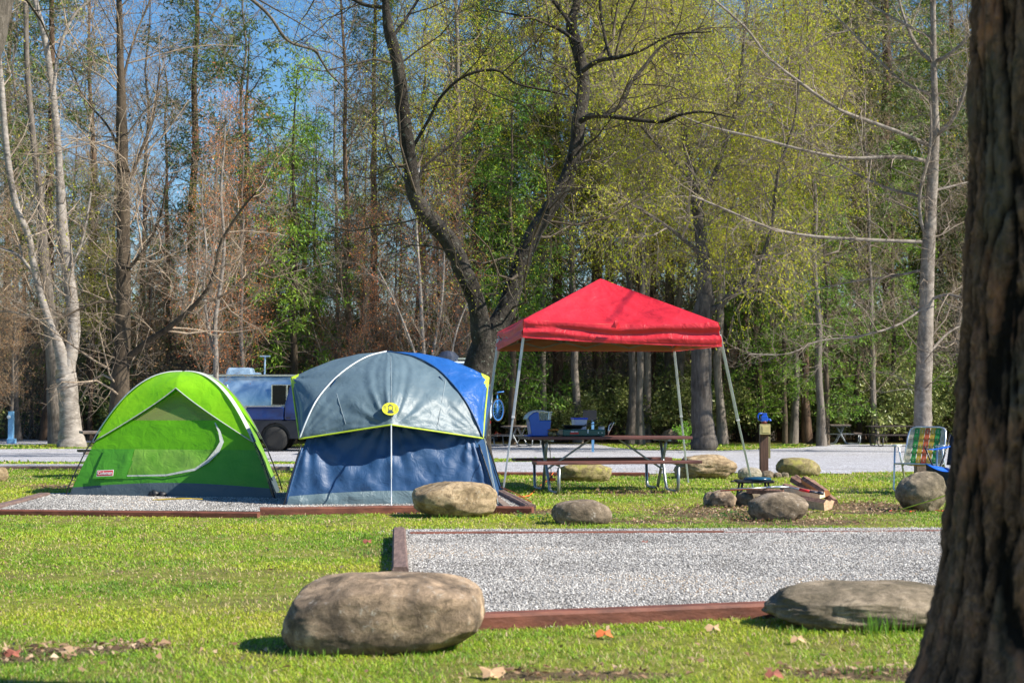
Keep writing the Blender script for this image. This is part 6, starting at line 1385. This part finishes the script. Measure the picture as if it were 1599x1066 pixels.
def truck():
    Y = 50.5; g = Vector((P(480, 700, Y).x, Y, gz(Y))); t = thing('pickup_truck', g, 'dark blue pickup truck parked on the road between the two tents', 'truck')
    s = F / Y; X = lambda px: P(px, 650, Y).x; Z = lambda py: P(0, py, Y).z
    paint = simple('navy_car_paint', (.004, .035, .17), .3, 0, c2=(.006, .024, .14), coat=.25); low = simple('grey_lower_paint', (.012, .014, .022), .5)
    zb, zt_, zc = g.z + .42, Z(635), Z(598); x0, x1 = X(383), X(640)
    def body(nm, pts, y0, y1, mat, bev=.05):
        n = len(pts); V = [Vector((x, y, z)) for y in (y0, y1) for x, z in pts]; mb = MB(); mb.add(V, [tuple(range(n)), tuple(range(n, 2 * n))[::-1]] + [(i, n + i, n + (i + 1) % n, (i + 1) % n) for i in range(n)]); return fin(nm, mb, [mat], t, bevel=bev)
    zm = Z(656)
    wc1, wc2, r = X(429.5), X(589), .41
    def arch(cx, z0):
        return [(cx + .5 * cos(a), z0 + .0 + .52 * sin(a)) for a in np.linspace(pi, 0, 9)]
    lowpts = [(x0, zb)] + [(x, max(z, zb)) for x, z in arch(wc1, g.z + .42)] + [(x, max(z, zb)) for x, z in arch(wc2, g.z + .42)] + [(x1, zb), (x1 + .05, zm), (x0, zm)]
    body('lower_side', lowpts, Y, Y + 1.9, low, .02)
    body('bed', [(x0, zm + .002), (X(443), zm + .002), (X(443), zt_), (x0 + .02, zt_)], Y + .0, Y + 1.9, paint)
    body('cab', [(X(443.6), zm + .002), (X(560), zm + .002), (X(560), zt_ + .05), (X(548), zt_ + .1), (X(530), zc - .02), (X(522), zc), (X(459), zc), (X(452), zc - .08), (X(444), zt_ + .05)], Y + .02, Y + 1.88, paint)
    body('bonnet', [(X(560.5), zm + .002), (x1 + .03, zm + .002), (x1 + .02, zt_ - .08), (X(620), zt_ + .02), (X(560.5), zt_ + .06)], Y + .02, Y + 1.88, paint)
    for a in ((468, 494), (497, 526)):
        mb = MB(); mb.box(((X(a[0]) + X(a[1])) / 2, Y + .02, (Z(633) + Z(603)) / 2), (X(a[1]) - X(a[0]), .03, Z(603) - Z(633))); fin('window', mb, [glass], t, bevel=.03)
    mb = MB(); mb.box(((x0 + X(440)) / 2, Y - .01, zt_ + .02), (X(440) - x0, .05, .035)); fin('bed_rail', mb, [chrome], t, bevel=.01)
    mb = MB(); mb.box((X(450), Y - .02, Z(652)), (.16, .03, .04)); mb.box((X(500), Y - .02, Z(652)), (.16, .03, .04)); fin('door_handle', mb, [Bk], t, bevel=.005)
    mb = MB(); mb.box((x0 - .02, Y + .12, (zt_ + zm) / 2), (.05, .18, .32)); fin('tail_lamp', mb, [simple('red_lamp', (.4, .01, .01), .3)], t, bevel=.01)
    mb = MB(); mb.box((x0 - .06, Y + .95, zb + .1), (.14, 1.8, .16)); fin('bumper', mb, [chrome], t, bevel=.03)
    for c in (wc1, wc2):
        for dy in (.14, 1.74): wheel(Vector((c, Y + dy, g.z + r)), r, .26, t, simple('alloy', (.3, .3, .32), .3, .8))
    mb = MB(); mb.box((X(500), Y + .95, zb + .25), (4.4, 1.5, .5)); fin('underbody', mb, [Bk], t)
truck()
def camper():
    Y = 46; g = Vector((P(725, 700, Y).x, Y, gz(Y))); t = thing('camper_van', g, 'white and blue camper van mostly hidden behind the blue tent and forked tree', 'van'); X = lambda px: P(px, 620, Y).x; Z = lambda py: P(0, py, Y).z
    wt = simple('white_camper_paint', (.62, .7, .78), .25, c2=(.5, .6, .72), coat=.6); bl = simple('blue_camper_paint', (.05, .12, .26), .25, coat=.6)
    mb = MB(); x0, x1 = X(610), X(768); mb.box(((x0 + x1) / 2, Y + 1, (Z(655) + Z(564)) / 2), (x1 - x0, 2.1, Z(564) - Z(655))); fin('body', mb, [wt], t, bevel=.12)
    mb = MB(); mb.box(((x0 + x1) / 2, Y - .06, Z(571)), (x1 - x0 - .1, .03, .16)); fin('stripe', mb, [bl], t)
    mb = MB(); mb.add([Vector((X(757), Y - .08, Z(590))), Vector((X(768), Y - .08, Z(572))), Vector((X(768), Y - .08, Z(592))), Vector((X(762), Y - .08, Z(600)))], [(0, 3, 2, 1)]); fin('window', mb, [glass], t)
    mb = MB(); mb.box(((x0 + x1) / 2 , Y + 1, Z(670)), (x1 - x0 - .1, 2.0, Z(655) - Z(684))); fin('skirt', mb, [Bk], t, bevel=.05)
    mb = MB(); mb.box((X(764), Y - .07, Z(659)), (.09, .03, .08)); fin('tail_lamp', mb, [simple('red_lens', (.5, .01, .01), .3)], t)
    for px in (640, 748): wheel(Vector((X(px), Y + .1, g.z + .36)), .36, .24, t, chrome)
    mb = MB(); mb.lathe(Vector((X(697), Y + 1, Z(563))), [(.0, 0), (.3, .02), (.34, .15), (.2, .3), (0, .34)], 16); mb.box((X(697), Y + 1, Z(562)), (.5, .4, .1)); fin('roof_fan', mb, [simple('dark_blue_plastic', (.03, .04, .07), .4)], t, smooth=False)
    mb = MB(); [mb.beam((X(a), Y + 1, Z(564)), (X(a), Y + 1, Z(558)), .04, .04) for a in (712, 735, 758)]; mb.beam((X(700), Y + 1, Z(558)), (X(766), Y + 1, Z(559)), .06, .05); fin('roof_rack', mb, [chrome], t)
    # bicycle on the back
    b = thing('bicycle', Vector((X(772), Y + .3, g.z)), 'blue rimmed bicycle hung on the back of the camper van', 'bicycle'); c1 = Vector((X(770) + .12, Y + .15, Z(640)))
    blu = simple('blue_bike_paint', (.03, .2, .6), .35)
    for dy in (0, 1.05):
        cc = c1 + Vector((0.02, dy, 0)); mb = MB(); ring = [cc + Vector((.17 * cos(a), .28 * cos(a), .33 * sin(a))) for a in np.linspace(0, 2 * pi, 33)[:-1]]; mb.tube(ring, .022, 6, closed=True); w3 = fin('wheel', mb, [rub], b, smooth=True)
        mb = MB(); mb.tube([cc + (p - cc) * .93 for p in ring], .014, 5, closed=True); [mb.tube([cc, cc + (ring[k] - cc) * .93], .002, 3) for k in range(0, 32, 2)]; fin('rim', mb, [blu], w3)
    mb = MB(); p1, p2 = c1, c1 + Vector((.02, 1.05, 0)); bb = c1 + Vector((0, .45, -.05)); st = c1 + Vector((0, .35, .42)); hd = c1 + Vector((0, .9, .42)); [mb.tube([a_, b_], .018, 6) for a_, b_ in ((p1, bb), (p1, st), (bb, st), (bb, hd), (st, hd), (hd, p2))]; mb.tube([hd, hd + Vector((0, .02, .12)), hd + Vector((.2, .02, .14))], .014, 6); fin('frame', mb, [blu], b, smooth=True)
    mb = MB(); mb.box(st + Vector((0, 0, .08)), (.1, .22, .05)); fin('saddle', mb, [Bk], b, bevel=.01)
camper()
mb = MB(); g = G(775, 689); mb.box(g + Vector((-.1, 0, .16)), (.34, .3, .26)); mb.box(g + Vector((.05, 0, .3)), (.26, .24, .16), Matrix.Rotation(.4, 3, 'Y'), 1); mb.beam(g + Vector((-.2, -.16, .12)), g + Vector((.08, -.16, .36)), .06, .04, 2)
tag(fin('camp_bag', mb, [simple('black_bag', (.02, .02, .02), .6), simple('orange_red_bag', (.75, .1, .04), .6), simple('white_bag_strap', (.7, .7, .7), .6)], bevel=.04), 'small black and red bag with a white strap on the road behind the blue tent', 'bag')

# dark trailer/bins far in the shade on the right and a small far house glimpsed between trunks
